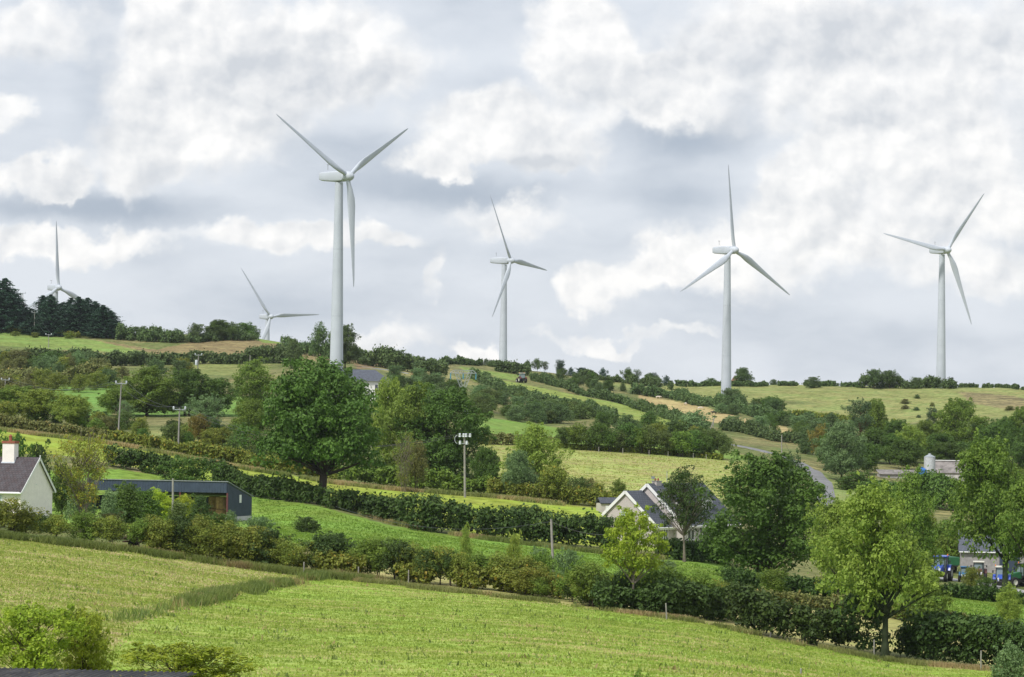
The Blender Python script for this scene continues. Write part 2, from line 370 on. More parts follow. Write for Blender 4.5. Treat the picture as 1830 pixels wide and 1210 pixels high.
def ground_mat():
    m_, t, b = new_mat('field_grass')
    a = N(t, 'ShaderNodeAttribute', attribute_name='Col'); geo = N(t, 'ShaderNodeNewGeometry'); P = geo.outputs['Position']
    n1 = NOISE(t, VM(t, 'MULTIPLY', P, (1, 1, 1)), .11, 5, .55); n2 = NOISE(t, VM(t, 'MULTIPLY', P, (.55, .75, 1)), 1.1, 6, .65, .6); n3 = NOISE(t, P, 7., 4, .6)
    n4 = NOISE(t, VM(t, 'MULTIPLY', P, (.25, .9, 1)), .42, 5, .6, 1.0)
    v = MA(t, 'ADD', MR(t, n1.outputs[0], .3, .7, -.16, .16), MR(t, n2.outputs[0], .3, .7, -.36, .30))
    v = MA(t, 'ADD', v, MR(t, n3.outputs[0], .25, .75, -.22, .22))
    hv = N(t, 'ShaderNodeHueSaturation'); t.links.new(a.outputs['Color'], hv.inputs['Color']); t.links.new(MA(t, 'ADD', v, 1.0), hv.inputs['Value'])
    t.links.new(MR(t, n1.outputs[0], .3, .7, .488, .512), hv.inputs['Hue'])
    dry = MA(t, 'MULTIPLY', a.outputs['Alpha'], MR(t, MA(t, 'ADD', n2.outputs[0], MA(t, 'MULTIPLY', MA(t, 'SUBTRACT', n4.outputs[0], .5), 1.6)), .42, .66))
    c = MIX(t, dry, hv.outputs[0], (.43, .36, .165))
    t.links.new(c, b.inputs['Base Color']); b.inputs['Roughness'].default_value = .95; b.inputs['Specular IOR Level'].default_value = .1
    bp = N(t, 'ShaderNodeBump'); bp.inputs['Strength'].default_value = .6; bp.inputs['Distance'].default_value = .12
    t.links.new(MA(t, 'ADD', n2.outputs[0], MA(t, 'MULTIPLY', n3.outputs[0], .5)), bp.inputs['Height']); t.links.new(bp.outputs[0], b.inputs['Normal'])
    return m_

def inpoly(px, py, poly):
    ins = np.zeros(px.shape, bool); n = len(poly)
    for i in range(n):
        x1, y1 = poly[i]; x2, y2 = poly[(i+1) % n]
        if y1 == y2: continue
        c = ((y1 > py) != (y2 > py)) & (px < (x2-x1)*(py-y1)/(y2-y1)+x1); ins ^= c
    return ins
# fields:  outline, distance range, colour, dryness
HEDGE1 = [(-900, 900), (0, 958), (230, 985), (500, 1022), (700, 1044), (1000, 1078), (1250, 1113), (1400, 1146), (1600, 1183), (1830, 1203), (2700, 1215)]
FIELDS = [
 (HEDGE1+[(2700, 5000), (-900, 5000)], (0, 240), (.245, .345, .050), .30),
 ([(-900, 900), (0, 958), (230, 985), (500, 1022), (600, 1024), (400, 1068), (240, 1115), (150, 1210), (100, 5000), (-900, 5000)], (60, 240), (.310, .355, .085), .62),
 ([(560, 1000), (700, 1000), (1000, 1036), (1250, 1068), (1500, 1096), (1830, 1125), (2700, 1140), (2700, 1215), (1830, 1203), (1250, 1113), (700, 1044), (560, 1026)], (205, 270), (.36, .36, .12), .8),
 ([(-900, 850), (60, 842), (200, 838), (300, 850), (450, 885), (575, 905), (700, 940), (860, 962), (1080, 985), (1250, 1000), (1400, 1030), (1600, 1048), (1830, 1062), (2700, 1090), (2700, 1160), (1830, 1130), (1500, 1092), (1250, 1068), (1000, 1036), (700, 1000), (450, 965), (300, 958), (100, 950), (-900, 940)], (255, 376), (.180, .290, .046), .05),
 ([(-900, 720), (0, 768), (100, 781), (200, 792), (300, 811), (400, 830), (500, 847), (600, 864), (700, 874), (860, 887), (1000, 901), (1100, 910), (1250, 930), (1250, 1000), (860, 955), (700, 935), (575, 900), (450, 880), (300, 846), (200, 828), (100, 812), (-900, 800)], (345, 430), (.270, .345, .042), .15),
 ([(862, 788), (1000, 797), (1100, 803), (1250, 815), (1370, 826), (1400, 862), (1300, 890), (1000, 882), (862, 872)], (420, 600), (.300, .350, .095), .5),
 ([(840, 744), (900, 750), (1010, 766), (1200, 790), (1340, 815), (1330, 824), (1250, 815), (1000, 797), (870, 790), (820, 782)], (520, 720), (.165, .270, .050), .12),
 ([(840, 668), (900, 680), (1000, 700), (1060, 712), (1130, 726), (1215, 750), (1215, 765), (1140, 757), (1050, 735), (960, 712), (890, 690), (845, 682)], (600, 1000), (.22, .29, .060), .25),
 ([(820, 655), (940, 672), (935, 683), (830, 664)], (700, 1040), (.17, .25, .055), .3),
 ([(1140, 706), (1250, 724), (1330, 748), (1440, 772), (1440, 790), (1330, 766), (1240, 748), (1150, 722)], (600, 1000), (.42, .33, .155), .6),
 ([(1060, 678), (1200, 684), (1300, 686), (1500, 688), (1830, 692), (2700, 690), (2700, 755), (1830, 745), (1600, 757), (1500, 755), (1400, 742), (1330, 728), (1230, 708), (1100, 690)], (780, 1040), (.205, .245, .075), .4),
 ([(1400, 742), (1600, 757), (1830, 745), (2700, 755), (2700, 780), (1830, 790), (1500, 775)], (680, 900), (.13, .165, .055), .4),
 ([(1710, 700), (1800, 706), (1830, 712), (1830, 735), (1740, 722)], (780, 1040), (.17, .15, .075), .5),
 ([(-900, 570), (0, 588), (230, 598), (240, 606), (120, 600), (0, 592)], (880, 1040), (.20, .29, .045), .2),
 ([(-900, 570), (0, 594), (120, 602), (270, 622), (260, 632), (150, 628), (0, 618), (-900, 610)], (780, 1000), (.185, .275, .065), .15),
 ([(160, 606), (280, 625), (340, 612), (440, 606), (520, 618), (600, 636), (600, 648), (520, 642), (420, 638), (280, 634)], (800, 1010), (.215, .170, .082), .3),
 ([(440, 600), (500, 606), (520, 616), (470, 612)], (900, 1020), (.17, .25, .05), .2),
 ([(350, 644), (480, 646), (480, 675), (340, 668)], (640, 900), (.18, .22, .065), .3),
 ([(90, 690), (190, 682), (215, 700), (200, 745), (60, 745)], (560, 760), (.150, .27, .055), .08),
 ([(210, 690), (480, 712), (480, 745), (210, 745)], (560, 700), (.145, .26, .05), .1),
 ([(255, 770), (350, 770), (360, 800), (290, 790)], (430, 560), (.22, .26, .08), .3),
 ([(620, 638), (670, 645), (690, 656), (640, 660)], (740, 1010), (.22, .16, .09), .3),
 ([(670, 656), (800, 668), (860, 690), (800, 682), (700, 668)], (650, 1010), (.24, .24, .09), .5),
 ([(880, 700), (960, 730), (1010, 745), (900, 722)], (600, 900), (.30, .26, .12), .5),
 ([(1470, 850), (1560, 880), (1500, 930), (1480, 900)], (430, 640), (.18, .24, .07), .3),
]
def build_ground():
    nr, nc = XG.shape; V = np.stack([XG, DG, ZG], -1).reshape(-1, 3)
    i = np.arange(nr*nc).reshape(nr, nc)
    f = np.stack([i[:-1, :-1], i[:-1, 1:], i[1:, 1:], i[1:, :-1]], -1).reshape(-1, 4)
    me = mesh_np('ground', V, f, 4, smooth=True)
    U = (UG/F).ravel(); Vv = (ZG/DG).ravel(); px, py = pix(U, Vv); d = DG.ravel()
    wob = (fbm(XG.ravel()/6, DG.ravel()/6, 9)-.47)*6*300/np.maximum(d, 150)*.6
    py = py+wob
    col = np.zeros((nr*nc, 4), np.float32); col[:] = (.115, .150, .045, .25)
    ns = fbm(XG.ravel()/22, DG.ravel()/22, 21)
    rough = np.clip((ns-.42)*6, 0, 1)[:, None]; col = col*(1-rough)+np.array([.15, .155, .06, .5])*rough
    for poly, (d0, d1), c, dry in FIELDS:
        k = inpoly(px, py, poly) & (d > d0) & (d < d1); col[k] = (*c, dry)
    a = me.color_attributes.new('Col', 'FLOAT_COLOR', 'POINT'); a.data.foreach_set('color', col.astype(np.float32).ravel())
    o = put('ground', me, None, ground_mat()); tag(o, 'rolling grass farmland of many fields rising to a low ridge', kind='structure'); return o
build_ground()

# ------------------------------------------------------------------ foliage builders
def leaf_quads(C, Nrm, size, rng, aspect=.62):
    n = len(C); r = rng.normal(size=(n, 3)); t = np.cross(Nrm, r); t /= np.linalg.norm(t, axis=1)[:, None]+1e-9
    b = np.cross(Nrm, t); s = size[:, None]; c = .16*s*Nrm
    h_ = b*s*aspect*.5; V = np.stack([C-t*s*.5-h_*.55-c, C+t*s*.34-h_-c*.3, C+t*s*.5+h_*.55-c, C-t*s*.34+h_], 1).reshape(-1, 3)
    f = np.arange(n*4, dtype=np.int32).reshape(n, 4); return V, f
def unit(v): return v/(np.linalg.norm(v, axis=1)[:, None]+1e-9)
def clump_leaves(cc, cr_, per, size, rng, up_bias=.35, flat=.8, asp=1.0):
    """cc: n x 3 clump centres; cr_: radii"""
    idx = np.repeat(np.arange(len(cc)), per); n = len(idx)
    dv = rng.normal(size=(n, 3)); dv[:, 2] += up_bias; dv = unit(dv)
    rad = cr_[idx]*(.55+.5*rng.random(n)**.6)
    # secondary lumps
    ph = rng.random((len(cc), 3))*6.28
    rad *= 1+.22*np.sin(dv[:, 0]*5+ph[idx, 0])*np.sin(dv[:, 1]*5+ph[idx, 1])+.12*np.sin(dv[:, 2]*8+ph[idx, 2])
    C = cc[idx]+dv*rad[:, None]*np.array([1, 1, flat/asp])
    Nr = unit(dv*.9+rng.normal(size=(n, 3))*.42+np.array([0, 0, .35]))
    s = size*(.5+1.15*rng.random(n)**1.6); V, f = leaf_quads(C, Nr, s, rng)
    if asp != 1: zc = np.repeat(C[:, 2], 4); V[:, 2] = zc+(V[:, 2]-zc)/asp
    cl = rng.random(len(cc)); tint = np.clip(.55*rng.random(n)+.45*cl[idx]+.15*(rng.random(n)-.5), 0, 1)
    return V, f, np.repeat(tint, 4)
def tubes_mesh(paths, n=6):
    V = []; Fc = []
    for P_, r_ in paths:
        b = len(V); m_ = len(P_)
        for i in range(m_):
            a = P_[max(0, i-1)]; c = P_[min(m_-1, i+1)]; d = Vector(c)-Vector(a)
            q = d.to_track_quat('Z', 'Y').to_matrix()
            for k in range(n):
                an = 2*math.pi*k/n; V.append(tuple(Vector(P_[i])+q @ Vector((math.cos(an)*r_[i], math.sin(an)*r_[i], 0))))
        for i in range(m_-1):
            for k in range(n): Fc.append((b+i*n+k, b+i*n+(k+1) % n, b+(i+1)*n+(k+1) % n, b+(i+1)*n+k))
    return mesh_np('trunk', V, Fc, 4, smooth=True)
def limb_paths(cc, z0, rng, tr=.02, limbs=26, lean=(0, 0), stems=1, twigs=0):
    paths = []; top = cc[:, 2].max()
    for s_ in range(stems):
        ox = (s_-(stems-1)/2)*.05
        tp = []; rr = []
        H = top*.86
        for i in range(9):
            t = i/8; tp.append(((ox*(1+1.5*t) if stems > 1 else 0)+lean[0]*t+.012*math.sin(3*t+s_), lean[1]*t+.012*math.cos(4*t+s_*2), H*t)); rr.append(tr*((1-t)*.85+.08)*(1.35 if i == 0 else 1)/(stems**.4))
        paths.append((tp, rr))
    sel = rng.choice(len(cc), min(limbs, len(cc)), replace=False)
    for j in sel:
        e = cc[j]; tp, rr = paths[j % stems]; h = np.linalg.norm(e[:2]); zt = max(z0*.75, min(H*.85, e[2]-h*(.7+.5*rng.random())))
        t = zt/H; k = t*8; i0 = min(7, int(k)); fr = k-i0
        s0 = np.array(tp[i0])*(1-fr)+np.array(tp[i0+1])*fr; r0 = (rr[i0]*(1-fr)+rr[i0+1]*fr)*.5
        mid = (s0+e)/2+np.array([0, 0, .03])+rng.normal(size=3)*.02
        P_ = []; q = []
        for i in range(6):
            t = i/5; P_.append(tuple((1-t)**2*s0+2*t*(1-t)*mid+t*t*e)); q.append(r0*(1-t)+.0022)
        paths.append((P_, q))
        for w in range(twigs):
            e2 = e+rng.normal(size=3)*.075; e2[2] += .03; a = .45+.5*rng.random(); s2 = np.array(P_[int(a*5)])
            paths.append(([tuple(s2), tuple((s2+e2)/2+rng.normal(size=3)*.01), tuple(e2)], [r0*.3+.001, .0022, .0014]))
    return paths
def make_arch(seed, n_cl=80, per=210, leaf=.026, zb=.2, shape='round', cr0=.10, tr=.022, shell=.5, limbs=26, stems=1, lop=.16, lean=(0, 0), fill=2500, twigs=0, asp=1.0):
    """crown in a unit box: radius .5, height 0..1"""
    rng = np.random.default_rng(seed); cc = []; tries = 0
    ph = rng.random(6)*6.28
    while len(cc) < n_cl and tries < 20000:
        tries += 1
        t = rng.random(); th = rng.random()*6.2832; rr = (shell+(1-shell)*rng.random()) if rng.random() < .8 else rng.random()*shell
        if shape == 'round': pr = math.sqrt(max(0, 1-((t-.45)/.57)**2))
        elif shape == 'dome': pr = math.sqrt(max(0, 1-(max(0, t-.2)/.82)**2))*(.82+.18*min(1, t*4))
        elif shape == 'column': pr = min(1, (1-t)*2.2)**.6*min(1, .55+t*1.4)
        elif shape == 'vase': pr = (.35+.8*t if t < .62 else math.sqrt(max(0, 1-((t-.62)/.40)**2))*.87)
        elif shape == 'wide': pr = math.sqrt(max(0, 1-((t-.3)/.72)**2))
        elif shape == 'bush': pr = math.sqrt(max(0, 1-(t*.98)**2.4))
        pr *= 1+lop*math.sin(th*2+ph[0]+t*3)+lop*.8*math.sin(th*3+ph[1]-t*5)
        c = np.array([math.cos(th)*pr*rr*(.5-cr0*.6)*(.86+.28*rng.random()), math.sin(th)*pr*rr*(.5-cr0*.6)*(.86+.28*rng.random()), zb+cr0*.5+t*(1-zb-cr0*1.3)])
        if cc and min(np.linalg.norm(c-q) for q in cc) < cr0*(.80 if tries < 9000 else .5): continue
        cc.append(c)
    cc = np.array(cc); crr = cr0*(.7+.65*rng.random(len(cc)))
    # small sprays that stand out beyond the main clumps make the outline ragged
    ax = np.array([0, 0, .5*(zb+.9)]); k = rng.integers(0, len(cc), int(n_cl*.9)); od = unit(cc[k]-ax+rng.normal(size=(len(k), 3))*.12)
    sp = cc[k]+od*crr[k][:, None]*(.9+.5*rng.random(len(k)))[:, None]; sr2 = cr0*(.26+.28*rng.random(len(k))); ok = (sp[:, 2] < 1.0) & (sp[:, 2] > zb*.8)
    allc = np.concatenate([cc, sp[ok]]); allr = np.concatenate([crr, sr2[ok]]); pers = np.concatenate([np.full(len(cc), per), np.full(ok.sum(), max(12, int(per*.22)))])
    V, f, tn = clump_leaves(allc, allr, pers, leaf, rng, asp=asp)
    if fill:
        k = rng.integers(0, len(cc), fill); C = cc[k]*np.array([.8, .8, .92])+rng.normal(size=(fill, 3))*cr0*.7; C[:, 2] = np.maximum(C[:, 2], zb*.8)
        V2, f2 = leaf_quads(C, unit(rng.normal(size=(fill, 3))), leaf*(.8+.8*rng.random(fill)), rng)
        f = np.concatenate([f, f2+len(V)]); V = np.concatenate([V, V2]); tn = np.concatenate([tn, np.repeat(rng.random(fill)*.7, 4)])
    q = np.percentile(np.hypot(V[:, 0], V[:, 1]), 98.5); V[:, :2] *= .5/q; cc[:, :2] *= .5/q; V[:, 2] *= 1/max(.9, np.percentile(V[:, 2], 99.8))
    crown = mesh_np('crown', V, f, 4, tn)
    trunk = tubes_mesh(limb_paths(cc, zb, rng, tr, limbs, lean, stems, twigs))
    return crown, trunk
def make_conifer(seed, n=26, per=11, droop=.35, w=.5, bare=.06, leaf=.035, ragged=.25):
    rng = np.random.default_rng(seed); C = []; Nn = []; S = []; paths = [([(0, 0, 0), (0, 0, .5), (0, 0, 1.0)], [.014, .009, .001])]
    for i in range(n):
        t = i/(n-1); z = bare+(1-bare)*t*.97; L = w*(1-t)**.62*(.95+.05)*(1-ragged*rng.random())+.02
        for k in range(per):
            th = rng.random()*6.28; l = L*(1-ragged*rng.random()); m_ = max(4, int(l/.016))
            dz = -droop*l*(.6+.5*rng.random())+.10*l
            for j in range(m_):
                s = (j+1)/m_; p = np.array([math.cos(th)*l*s, math.sin(th)*l*s, z+dz*s+.35*l*s*s*.5])
                for q in range(2):
                    C.append(p+rng.normal(size=3)*np.array([.010, .010, .008])); Nn.append([rng.normal()*.5, rng.normal()*.5, .8]); S.append(leaf*(1.15-.5*s)*(.6+.7*rng.random()))
    C = np.array(C); V, f = leaf_quads(C, unit(np.array(Nn)), np.array(S), rng, .5)
    return mesh_np('crown', V, f, 4, np.repeat(rng.random(len(C)), 4)), tubes_mesh(paths)

ARCH = {
 'oakA': make_arch(1, 105, 250, .021, .13, 'round', .095, .024, limbs=34, stems=2, asp=1.15),
 'oakB': make_arch(2, 95, 240, .022, .08, 'dome', .10, .022, asp=1.15),
 'oakC': make_arch(3, 80, 230, .024, .10, 'round', .11, .022, lop=.22),
 'ashA': make_arch(4, 90, 230, .023, .30, 'dome', .095, .032, lop=.24, shell=.4, asp=1.5),
 'ashB': make_arch(5, 60, 220, .027, .25, 'round', .11, .016, lop=.26, fill=1200, asp=1.25),
 'big': make_arch(6, 130, 250, .020, .27, 'dome', .09, .034, lop=.16, limbs=30, stems=1),
 'open': make_arch(7, 95, 130, .021, .36, 'round', .085, .024, lop=.22, limbs=60, fill=700, twigs=2, asp=1.45),
 'wisp': make_arch(8, 80, 95, .018, .30, 'vase', .085, .014, lop=.3, limbs=60, stems=3, fill=350, twigs=3, asp=1.3),
 'col': make_arch(9, 60, 210, .026, .12, 'column', .12, .02, asp=1.5),
 'bushA': make_arch(11, 34, 150, .040, .02, 'bush', .17, .015, fill=600, limbs=12, stems=3),
 'bushB': make_arch(12, 26, 170, .042, .02, 'bush', .20, .015, fill=500, limbs=12, stems=3, lop=.28),
 'bushC': make_arch(13, 42, 130, .036, .05, 'wide', .14, .012, fill=500, limbs=16, stems=3, lop=.3),
 'thorn': make_arch(14, 36, 130, .036, .22, 'wide', .15, .02, fill=400, limbs=22, stems=2, lop=.3, twigs=1),
 'thornB': make_arch(15, 30, 140, .038, .25, 'round', .16, .02, fill=300, limbs=20, stems=2, lop=.34, twigs=1),
 'ashC': make_arch(18, 48, 200, .030, .36, 'dome', .11, .026, lop=.26, fill=500, twigs=1, asp=1.6),
 'airy': make_arch(17, 85, 120, .026, .14, 'vase', .085, .02, lop=.26, limbs=70, stems=2, fill=300, twigs=3),
 'dead': make_arch(16, 60, 38, .018, .1, 'vase', .08, .014, fill=100, limbs=60, stems=3, twigs=4),
 'con': make_conifer(21, 26, 16, .35, .5, .05, .045), 'conB': make_conifer(22, 22, 16, .25, .5, .05, .05, .4), 'conC': make_conifer(23, 24, 16, .5, .5, .04, .046, .35),
 'pine': make_arch(24, 46, 200, .022, .34, 'dome', .10, .018, shell=.3, lop=.35, limbs=40, fill=400, asp=1.3),
}
CONS = ('con', 'conB', 'conC')
rnd = random.Random(5)
def tree(arch, mat, px, top, w, base=None, d=None, label=None, cat='tree', name='tree', group=None, bk=None, dx=0, rz=None, sink=.0):
    """base: photo row of the foot (or give the distance d); top: photo row of the crown's top; w: crown width in photo pixels"""
    p = hit(px, base) if d is None else at(px, d, base or top+40)
    d = p.y; H = uv(px, top)[1]*d-p.z; W = w*d/F
    H = max(H, .5)
    root = empty(name, p-Vector((0, 0, sink)), rnd.random()*6.28 if rz is None else rz)
    cr_m, tk_m = ARCH[arch]
    s = (W/.95, W/.95, H/.99)
    bkm = bk or BARK
    parts = [('foliage' if cat in ('bush', 'shrub', 'hedge') else 'crown', cr_m, FM[mat])]
    if W*F/d > 16 or cat == 'tree': parts.append(('stem' if cat in ('bush', 'shrub') else 'trunk', tk_m, bkm))
    for nm, me, mt in parts:
        o = put(nm, me, root, mt); o.scale = s
        if dx and nm == 'crown': a_ = root.rotation_euler[2]; o.location = (math.cos(a_)*dx*d/F, -math.sin(a_)*dx*d/F, 0)
    tag(root, label, cat, group); return root

def dupmesh_note(): pass
# ------------------------------------------------------------------ wind turbines
M_TUR = simple('turbine_paint', (.50, .54, .60), .5, 0, .05, .25, .35); M_TURD = simple('turbine_grey', (.30, .31, .32), .6, 0, .1, 2)
def blade_mesh():
    secs = [(0, 1.05, 1., 0), (1.0, 1.05, 1., 0), (2.6, 1.35, .75, 14), (4.6, 1.95, .38, 13), (6.5, 2.05, .28, 10), (10, 1.65, .22, 7), (15, 1.2, .19, 4), (20, .85, .17, 2), (24, .55, .15, 0), (25.6, .28, .14, 0), (26.0, .08, .14, 0)]
    n = 14; V = []; Fc = []
    for (z, c, th, tw) in secs:
        a0 = R(tw+10); xs = -.22*c if th < .9 else 0
        for i in range(n):
            a = 2*math.pi*i/n; x = math.cos(a)*c*.5; y = math.sin(a)*c*.5*th*(1 if th > .9 else (1.25-.5*math.cos(a)) if False else 1.0)
            x -= xs*1.0; V.append((x*math.cos(a0)-y*math.sin(a0), x*math.sin(a0)+y*math.cos(a0)-.0012*z*z*.4, z))
    m_ = len(secs)
    for k in range(m_-1):
        for i in range(n): Fc.append((k*n+i, k*n+(i+1) % n, (k+1)*n+(i+1) % n, (k+1)*n+i))
    return mesh_np('blade', V, Fc, 4, smooth=True)
BLADE = blade_mesh(); BLADE.materials.append(M_TUR)
def turbine(hx, hy, d, yaw, phi, label):
    hub = pt(hx, hy, d); th = R(yaw); n = Vector((math.sin(th), -math.cos(th), 0)); T = Vector((math.cos(th), math.sin(th), 0))
    b = hub-n*2.9; g = G(b.x, b.y)-1.0; b.z = g; H = hub.z-1.35-g
    ti = R(5); nt = n*math.cos(ti)+Vector((0, 0, math.sin(ti))); Zt = Vector((0, 0, math.cos(ti)))-n*math.sin(ti)
    root = empty('wind_turbine', b); tag(root, label, 'wind turbine', 'wind turbines on the ridge')
    t = MB(); prof = [(1.66-.72*(k/12), H*k/12) for k in range(13)]; t.lathe(prof, 28)
    tw = t.build('tower', M_TUR, root, True)
    for k in (1, 2):
        j = MB(); z = H*k/3; r_ = 1.66-.72*k/3; j.lathe([(r_+.03, z-.08), (r_+.03, z+.08)], 28, None, False); j.build('flange', M_TUR, tw, True)
    dm = MB(); dm.add(*boxvf((0, 0, 0), (.9, .1, 2.1)), Matrix.Rotation(R(25), 4, 'Z') @ Matrix.Translation((0, -1.62, 3.2))); dm.build('door', M_TURD, tw)
    h = hub-b                      # hub in root coordinates
    na = empty_none = None
    X = -n; Z = Vector((0, 0, 1)); Yv = Z.cross(X); Mx = Matrix((X, Yv, Z)).transposed().to_4x4(); Mx.translation = h
    mb = MB()
    # nacelle: lofted rounded box, slightly higher at the front
    secs = [(1.1, .95, 1.0, 0), (1.5, 1.25, 1.2, .05), (4.0, 1.35, 1.28, .08), (7.8, 1.3, 1.05, .22), (8.5, 1.15, .85, .25), (8.65, 1.0, .7, .25)]; nn = 20; vs = []
    for (x, hw, hh, zo) in secs:
        for i in range(nn):
            a = 2*math.pi*i/nn; ca, sa = math.cos(a), math.sin(a); e = .30
            vs.append((x, hw*math.copysign(abs(ca)**e, ca), zo+hh*math.copysign(abs(sa)**e, sa)))
    fs = [(k*nn+i, k*nn+(i+1) % nn, (k+1)*nn+(i+1) % nn, (k+1)*nn+i) for k in range(len(secs)-1) for i in range(nn)]+[tuple(range(nn-1, -1, -1)), tuple(range((len(secs)-1)*nn, len(secs)*nn))]
    mb.add(vs, fs, Mx); nac = mb.build('nacelle', M_TUR, root, True)
    an = MB(); an.tube(Mx @ Vector((6.2, .5, 1.7)), Mx @ Vector((6.2, .5, 3.1)), .06); an.tube(Mx @ Vector((6.2, .1, 3.0)), Mx @ Vector((6.2, .9, 3.0)), .06); an.build('wind_vane', M_TURD, nac)
    hb = MB(); Mh = Matrix.Translation(h) @ n.to_track_quat('Z', 'Y').to_matrix().to_4x4()
    hb.lathe([(1.05, -1.25), (1.15, -.7), (1.2, 0), (1.1, .7), (.8, 1.3), (.35, 1.65), (.02, 1.75)], 24, Mh); hb.build('hub', M_TUR, root, True)
    for k in range(3):
        a = R(phi+120*k); D = Zt*math.cos(a)+T*math.sin(a)
        tang = nt.cross(D); M3 = Matrix((tang, nt, D)).transposed().to_4x4(); M3.translation = h+D*.6
        o = bpy.data.objects.new('blade', BLADE); COL.objects.link(o); o.parent = root; o.matrix_local = M3
    return root
turbine(622, 315, 692, 50, -60.7, 'nearest and tallest wind turbine rising behind the big dark tree, one blade hanging straight down')
turbine(913, 466, 1088, 58, -25, 'middle wind turbine with its base behind the ridge, one blade nearly level to the right')
turbine(1312, 447, 888, 39, -.7, 'wind turbine with one blade straight up, standing among bushes below the ridge')
turbine(1693, 447, 978, 29, 40.2, 'rightmost wind turbine on the skyline beside a low row of bushes')
turbine(484, 566, 1337, 36, -34, 'small distant wind turbine sunk behind the brown heather slope')
turbine(105, 514, 1144, 33, -.7, 'leftmost wind turbine mostly hidden behind dark conifers, one blade upright')

# ------------------------------------------------------------------ hedges
def polyw(pts, step):
    P_ = [hit(x, y) for x, y in pts]; out = []
    for a, b in zip(P_[:-1], P_[1:]):
        n = max(1, int((b-a).length/step))
        for i in range(n): out.append(a.lerp(b, i/n))
    out.append(P_[-1]); return out
hseed = [100]
def hedge(pts, h, wd, mat, label, leaf=.36, dens=1.0, gap=0, vary=.35, name='hedge', step=None, cat='hedge', group=None, per=46, kind=None):
    hseed[0] += 1; rng = np.random.default_rng(hseed[0]); step = step or h*.28
    P_ = polyw(pts, step); cc = []; rr = []
    ph = rng.random()*50; s = 0
    for i, p in enumerate(P_):
        s += step; hv = h*(1-vary+2*vary*float(fbm(np.array([s/(h*1.6)+ph]), np.array([0.]), 5)[0])*1.0)
        if gap and float(fbm(np.array([s/(h*2.2)+ph+9]), np.array([3.]), 7)[0]) < gap: continue
        nz = max(1, int(round(hv/(h*.38))))
        for k in range(nz):
            for q in range(2):
                r_ = h*.26*(.75+.6*rng.random())
                x = p.x+rng.normal()*step*.35; y = p.y+(rng.random()-.5)*wd
                z = G(x, y)+min(hv-r_*.75, h*.10+(k+.35+rng.random()*.4)*hv/nz)
                cc.append((x, y, z)); rr.append(r_)
    cc = np.array(cc); rr = np.array(rr)
    o0 = np.array([P_[len(P_)//2].x, P_[len(P_)//2].y, G(P_[len(P_)//2].x, P_[len(P_)//2].y)])
    V, f, tn = clump_leaves(cc-o0, rr, int(max(28, 15*dens*(h*.26/leaf)**2)), leaf, rng, .3, .95)
    nf = int(len(cc)*22)
    k = rng.integers(0, len(cc), nf); C = (cc-o0)[k]+rng.normal(size=(nf, 3))*np.array([.5, .5, .7])*h*.22
    V2, f2 = leaf_quads(C, unit(rng.normal(size=(nf, 3))), leaf*(.7+.7*rng.random(nf)), rng)
    f = np.concatenate([f, f2+len(V)]); V = np.concatenate([V, V2]); tn = np.concatenate([tn, np.repeat(rng.random(nf), 4)])
    me = mesh_np(name, V, f, 4, tn); o = put(name, me, None, FM[mat], tuple(o0)); tag(o, label, cat, group, kind); return o
def row(pts, n, archs, mats, h, wf, label, cat='bush', name='bush', group=None, jx=.5, jy=1.0, sink=.1, bk=None):
    P_ = polyw(pts, 1.0)
    for i in range(n):
        t = (i+.5+(rnd.random()-.5)*jx*1.6)/n; p = P_[min(len(P_)-1, max(0, int(t*len(P_))))]
        x = p.x+rnd.uniform(-.5, .5)*jx; y = p.y+rnd.uniform(-1, 1)*jy
        one(archs, mats, x, y, rnd.uniform(*h), wf, label, cat, name, group, sink, bk)
def one(archs, mats, x, y, h, wf, label, cat, name, group, sink=.1, bk=None):
    a = rnd.choice(archs); mt = rnd.choice(mats); w = h*rnd.uniform(*wf)
    root = empty(name, (x, y, G(x, y)-sink), rnd.random()*6.28); cr_m, tk_m = ARCH[a]
    for nm, me, mm in (('foliage' if cat == 'bush' else 'crown', cr_m, FM[mt]), ('stem' if cat == 'bush' else 'trunk', tk_m, bk or BARK)):
        o = put(nm, me, root, mm); o.scale = (w/.86, w/.86, h/.97)
    tag(root, label, cat, group); return root
def scatter(poly, n, archs, mats, h, wf, label, cat='bush', name='bush', group=None, sink=.1):
    xs = [p[0] for p in poly]; ys = [p[1] for p in poly]; k = 0; g = 0
    while k < n and g < n*30:
        g += 1; x = rnd.uniform(min(xs), max(xs)); y = rnd.uniform(min(ys), max(ys))
        if not inpoly(np.array([x]), np.array([y]), poly)[0]: continue
        p = hit(x, y); one(archs, mats, p.x, p.y, rnd.uniform(*h), wf, label, cat, name, group, sink); k += 1

BU = ['bushA', 'bushB', 'bushC']; TH = ['thorn', 'thornB', 'bushC']
# --- hedgerow along the far side of the nearest field
GH = 'hawthorns in the gappy hedgerow along the nearest field'
L1 = 'olive and rust tinted hawthorn in the gappy hedgerow along the nearest field'
row([(-60, 945), (0, 954), (120, 966), (250, 982)], 9, TH, ['olive', 'olive', 'mid', 'brown'], (2.0, 3.0), (1., 1.4), L1, group=GH)
row([(-60, 938), (0, 944), (130, 955), (250, 965)], 8, BU, ['olive', 'hedge', 'brown'], (1.4, 2.3), (1.1, 1.5), 'low bramble bush behind the hedgerow below the white house', group='brambles behind the left hedgerow', jy=2)
row([(270, 984), (400, 1003), (520, 1020)], 12, TH, ['olive', 'hedge', 'olive'], (2.4, 3.5), (.95, 1.3), L1, group=GH)
row([(560, 1020), (700, 1036), (850, 1052), (960, 1062)], 18, TH, ['olive', 'olive', 'hedge', 'mid'], (2.3, 3.4), (.95, 1.3), L1, group=GH)
